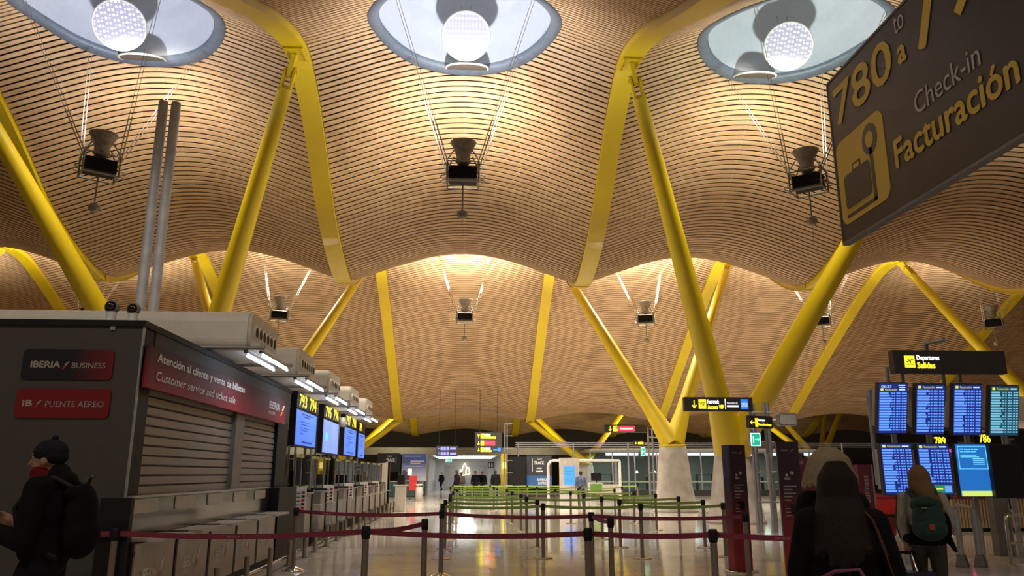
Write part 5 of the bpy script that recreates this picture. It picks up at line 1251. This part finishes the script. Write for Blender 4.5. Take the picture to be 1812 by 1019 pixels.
    if shoes:
        for q in 'LR':
            a = P['ank'+q]; b = Blob(); b.c((a.x, a.y-.03*s, .045*s + max(0, a.z-.085*s)), (a.x, a.y+.15*s, .038*s + max(0, a.z-.085*s)), .043*s, .036*s).c(a, a - V(0, 0, .03), .045*s)
            b.build('shoe', BLACK, t, vox)
    return t, P, H, s
def hair_mat(name, col):
    m = mat(name, col, .7, var=.28, scale=14, stretch=(14, 14, .35), bump=.5); dull(m, .2); return m
COATB = mat('black_coat', (.006, .005, .006), .95, bump=.25, scale=9); NAVY = mat('dark_navy_cloth', (.008, .008, .012), .95)
dull(COATB); dull(NAVY)
rng = random.Random(11)
def locks(name, par, m, roots, vox, smooth=2):
    b = Blob()
    for pts, r0, r1 in roots:
        n = len(pts); b.chain(pts, [r0 + (r1-r0)*i/(n-1) for i in range(n)])
    return b.build(name, m, par, vox, smooth)
# --- person in beanie, walking left in front of the kiosk
p = at(97, 800, y=5.6)
t, P, H, s = person('person in beanie and red neck warmer walking left past the kiosk', (p.x+.02, 5.6, 0), R(90), 1.79,
    dict(elR=(.23, .05, 1.10), wrR=(.16, .30, 1.20), elL=(-.24, .02, 1.10), wrL=(-.17, .27, 1.17), kneeL=(-.1, .16, .52), ankL=(-.1, .12, .10), kneeR=(.1, -.02, .50), ankR=(.1, -.28, .13), head=(0, .06, 1.60)),
    COATB, NAVY, .010, .96, 1.12, curl=(62, 62), head_yaw=4)
b = Blob(); b.e(H(0, -.018, .058), .096, .112, .088).e(H(0, -.035, .03), .09, .098, .07); b.c(H(-.055, .04, .062), H(.055, .04, .062), .030)
bn = b.build('beanie', mat('beanie_wool', (.014, .014, .018), .95, bump=.6, scale=40), t, .007); MB().ell(H(0, -.03, .152), .022, .022, .02, 10).build('top_knob', mat('beanie_wool', (.03, .03, .04)), bn)
b = Blob(); b.c(H(0, -.03, -.13), H(0, .02, -.085), .085, .078).e(H(0, .0, -.12), .09, .095, .05); b.build('neck_warmer', mat('red_fleece', (.11, .006, .006), .9), t, .008)
b = Blob(); b.e(H(0, -.11, -.14), .12, .10, .085).e(H(0, -.09, -.10), .095, .07, .09); b.build('hood', COATB, t, .009)
bp = thing('backpack', 'black backpack worn by the person in the beanie', 'backpack', t.location, R(90))
b = Blob(); b.e((0, -.21, 1.25), .15, .10, .24).e((0, -.22, 1.16), .15, .12, .17).c((-.09, -.18, 1.42), (.09, -.18, 1.42), .055); b.build('pack_body', mat('pack_black', (.005, .005, .006), .95, bump=.2), bp, .01)
for q in (-1, 1): Blob().chain([Vector((q*.09, -.17, 1.46)), Vector((q*.11, -.05, 1.525)), Vector((q*.115, .08, 1.47)), Vector((q*.13, .16, 1.33)), Vector((q*.14, .10, 1.10)), Vector((q*.14, -.14, 1.02))], [.018]*6).build('shoulder_strap', BLACK, bp, .008, 1)
dull(MATS['beanie_wool']); dull(MATS['red_fleece']); dull(MATS['pack_black'])
MB().tube([(-.03, -.22, 1.48), (-.02, -.24, 1.53), (.02, -.24, 1.53), (.03, -.22, 1.48)], .011, 8).build('grab_handle', DARKM, bp)
# --- dark haired person, back to the camera
p = at(1484, 880, y=4.4)
t, P, H, s = person('person with long dark hair in black coat, back turned, nearest at right', (p.x, 4.4, 0), R(-24), 1.58,
    dict(elR=(.27, .02, 1.12), wrR=(.20, .22, 1.02), elL=(-.27, .02, 1.12), wrL=(-.20, .22, 1.02)), COATB, NAVY, .010, .80, 1.22, palm=(0, 0, -1))
HD = hair_mat('dark_brown_hair', (.013, .008, .0055))
L_ = []
for i in range(26):
    a = R(-100 + 200*i/25); x = math.sin(a); y = -math.cos(a)
    w = .165*s if abs(x) < .9 else .14*s
    zb = 1.06 + .10*abs(x) + rng.uniform(-.03, .03)
    L_.append(([H(x*.035, y*.03-.01, .135), H(x*.085, y*.095-.005, .06), H(x*.10, y*.105-.01, -.06), Vector((x*.115, -.015+y*.13, 1.33)), Vector((x*.13, -.025+y*.155, 1.24)), Vector((x*.145, -.03+y*.175, 1.15)), Vector((x*.15+rng.uniform(-.02, .02), -.03+y*.175, zb))], .034, .016))
L_.append(([H(0, -.015, .045), H(0, -.03, .0)], .105*s, .10*s))
locks('hair', t, HD, L_, .0075)
MB().tube([(-.20, -.12, .96), (-.06, -.225, 1.045), (.06, -.225, 1.06), (.15, -.20, .90)], .010, 8).build('bag_strap', mat('mauve_strap', (.16, .035, .08), .7), t)
locks('loose_hair', t, hair_mat('orange_lit_hair', (.085, .036, .013)), [([H(.085, -.03, -.06), Vector((.16, -.10, 1.30)), Vector((.20, -.13, 1.14)), Vector((.235, -.13, 1.0))], .009, .005), ([H(.088, -.02, -.08), Vector((.17, -.07, 1.28)), Vector((.215, -.10, 1.12))], .010, .006)], .006)  # edge strands of the dark hair, orange light put into their colour
# --- light haired person just beyond
p = at(1466, 830, y=5.05)
t, P, H, s = person('person with short light hair facing right behind the dark haired person', (p.x, 5.05, 0), R(-62), 1.68, {}, COATB, NAVY, .011, .80, 1.1)
HL = hair_mat('ash_blonde_hair', (.22, .165, .105))
L_ = []
for i in range(34):
    a = R(-128 + 256*i/33); x = math.sin(a); y = -math.cos(a)
    L_.append(([H(x*.035, y*.035-.015, .135), H(x*.10, y*.115-.014, .08), H(x*.135, y*.15-.02, -.005), H(x*.145+rng.uniform(-.02, .02), y*.175-.025, -.09 - (0 if y < -.2 else -.05) + rng.uniform(-.02, .02))], .036, .016))
L_.append(([H(0, -.02, .05), H(0, -.03, 0)], .112*s, .105*s))
locks('hair', t, HL, L_, .0075)
# --- person with green backpack
p = at(1633, 900, y=8.0)
t, P, H, s = person('person with long fair hair and grey sweater looking at the flight displays', (p.x, 8.0, 0), R(-24), 1.60,
    dict(elL=(-.235, -.04, 1.14), wrL=(-.215, -.06, .935), elR=(.25, .03, 1.14), wrR=(.20, .17, .97)), mat('grey_sweater', (.30, .27, .22), .9, bump=.5, scale=30), mat('brown_trousers', (.040, .032, .026), .85, bump=.15), .010, .92, 1.02, curl=(75, 40), palm=(0, 1, 0))
HF = hair_mat('fair_brown_hair', (.17, .095, .042))
L_ = []
for i in range(28):
    a = R(-105 + 210*i/27); x = math.sin(a); y = -math.cos(a); sh = .05
    L_.append(([H(x*.03, y*.03-.01, .138), H(x*.085, y*.095-.008, .065), H(x*.10, y*.112-.01, -.04), Vector((x*.10+sh*.6, -.02+y*.135, 1.36)), Vector((x*.11+sh*1.1, -.02+y*.17, 1.27)), Vector((x*.085+sh*1.8+rng.uniform(-.015, .015), -.03+y*.17, 1.19 - .05*x + rng.uniform(-.03, .03)))], .031, .012))
L_.append(([H(0, -.015, .045), H(0, -.03, 0)], .105*s, .10*s))
locks('hair', t, HF, L_, .0075)
for k in range(3):
    Blob().chain([P['shL'] + Vector((-.058, -.022+.018*k, .035)), P['elL'] + Vector((-.064, -.02+.018*k, 0)), P['wrL'] + Vector((-.046, -.02+.016*k, .05))], [.007]*3).build('sleeve_stripe', mat('stripe_dark', (.05, .035, .04), .8), t, .005, 1)
b = Blob(); b.c(P['wrL'] + Vector((0, .0, .075)), P['wrL'] + Vector((0, 0, .045)), .046); b.build('cuff', BLACK, t, .008)
b = Blob(); b.e((0, -.01, .90), .20, .15, .085).e((.02, -.01, .96), .19, .145, .06).e((.17, -.03, 1.03), .07, .09, .16).c((.20, -.05, .9), (.24, -.09, .80), .035, .02); b.build('tied_jacket', COATB, t, .010)
bp = thing('backpack', 'dark green backpack with red patch worn by the fair haired person', 'backpack', t.location, R(-24))
GRN = mat('green_canvas', (.009, .036, .029), .8, bump=.3, scale=25)
b = Blob(); b.e((.015, -.22, 1.10), .155, .105, .20).e((.015, -.225, 1.02), .165, .115, .13).c((-.07, -.2, 1.24), (.09, -.2, 1.24), .07); pk = b.build('pack_body', GRN, bp, .009)
b = Blob(); b.e((.01, -.315, 1.02), .115, .045, .085).e((.01, -.30, 1.0), .12, .05, .07); b.build('front_pocket', GRN, bp, .008)
b = Blob(); b.e((-.01, -.24, 1.275), .12, .095, .055); b.build('top_flap', GRN, bp, .008)
MB().prism(rrect(-.022, .028, 1.015, 1.065, .008), (.02, -.352, 0), X, Z, .012).build('patch', mat('patch_red', (.40, .06, .03), .7), bp)
MB().box(-.05, .0, -.345, -.32, 1.215, 1.225).build('buckle', CHROME, bp)
for q in (-1, 1): Blob().chain([Vector((q*.07, -.17, 1.27)), Vector((q*.115, -.105, 1.36)), Vector((q*.125, -.01, 1.385)), Vector((q*.12, .10, 1.30)), Vector((q*.13, .11, 1.12)), Vector((q*.15, -.10, 1.0))], [.024, .026, .024, .022, .02, .016]).build('shoulder_strap', mat('strap_dark', (.012, .03, .028), .8), bp, .008, 1)
# suitcase held in the left hand
hp = t.location + Matrix.Rotation(R(-24), 3, 'Z') @ Vector((P['wrL'].x-.02, P['wrL'].y-.02, 0)); hz = P['wrL'].z - .085
sc_ = thing('suitcase', 'dark wheeled suitcase pulled by the fair haired person', 'suitcase', (hp.x+.05, hp.y-.02, 0), R(-24))
MB().prism(rrect(-.2, .2, .06, .60, .05), (0, .0, 0), X, Z, .24).build('shell', mat('case_navy', (.015, .015, .028), .45), sc_)
for q in (-.09, .03): MB().tube([(q, -.10, .58), (q-.03, -.01, hz)], .011, 8).build('handle_tube', CHROME, sc_)
MB().tube([(-.15, -.01, hz), (.03, -.01, hz)], .015, 10).build('handle_grip', BLACK, sc_)
MB().box(-.02, .05, -.245, -.238, .52, .56).build('tag', mat('bright_red', (.6, .02, .015)), sc_)
for q in (-.15, .15):
    for y in (-.19, -.05): MB().tube([(q-.015, y, .03), (q+.015, y, .03)], .03, 12).build('wheel', BLACK, sc_)
# --- distant people
def far(px, py, y, rz, h, label, coat, legs, J=None, hair=(.01, .008, .007), bulk=1.1, cl=.8):
    p = at(px, py, y=y)
    t, P, H, s = person(label, (p.x, y, 0), R(rz), h, J, coat, legs, .022, cl, bulk)
    Blob().e(H(0, -.02, .05), .088*s, .10*s, .088*s).e(H(0, -.05, 0), .08*s, .07*s, .09*s).build('hair', mat('short_hair_%d' % int(hair[0]*1000), hair, .6), t, .018)
    return t, p
STEP = dict(kneeL=(-.1, .17, .52), ankL=(-.1, .20, .09), kneeR=(.1, -.04, .50), ankR=(.1, -.30, .14))
far(781, 850, 72, 150, 1.68, 'distant person in black walking alone at the corridor end', COATB, NAVY, STEP)
far(808, 855, 50, 60, 1.75, 'distant person in long dark coat walking left of the green lanes', dull(mat('charcoal_coat', (.010, .009, .009), .9)), NAVY, STEP, cl=.60)
far(816, 855, 55, 0, 1.66, 'distant person half hidden behind the long dark coat', mat('brown_coat', (.10, .07, .055), .85), NAVY)
t3, p3 = far(841, 855, 52, 170, 1.72, 'distant person in black with suitcases, left of the pair', COATB, NAVY)
t4, p4 = far(853.5, 855, 52.5, 190, 1.70, 'distant person in black with suitcases, right of the pair', COATB, NAVY)
far(877, 855, 51, 0, 1.74, 'distant broad person in dark jacket left of the yellow pillar', mat('charcoal_coat', (.02, .02, .02)), NAVY, bulk=1.35)
far(1028, 865, 37.2, 0, 1.68, 'person in blue shirt standing at the white kiosk desk', mat('blue_shirt', (.09, .12, .20), .8), NAVY, bulk=1.0, cl=.88)
CASE = mat('case_black', (.012, .012, .014), .5)
def case(px, y, label):
    p = at(px, 870, y=y); t = thing('suitcase', label, 'suitcase', (p.x, y, 0), 0, 'dark suitcases of the distant travellers')
    MB().prism(rrect(-.2, .2, .06, .68, .05), (0, .12, 0), X, Z, .24).build('shell', CASE, t); MB().tube([(-.1, .1, .66), (-.1, .1, 1.0), (.1, .1, 1.0), (.1, .1, .66)], .014, 6).build('handle', DARKM, t)
    for q in (-.15, .15): MB().tube([(q-.015, 0, .03), (q+.015, 0, .03)], .03, 10).build('wheel', BLACK, t)
for px, y, l in ((829, 51.5, 'dark suitcase left of the distant pair'), (846.5, 51.2, 'dark suitcase in front of the distant pair'), (860, 51.8, 'dark suitcase right of the distant pair')): case(px, y, l)
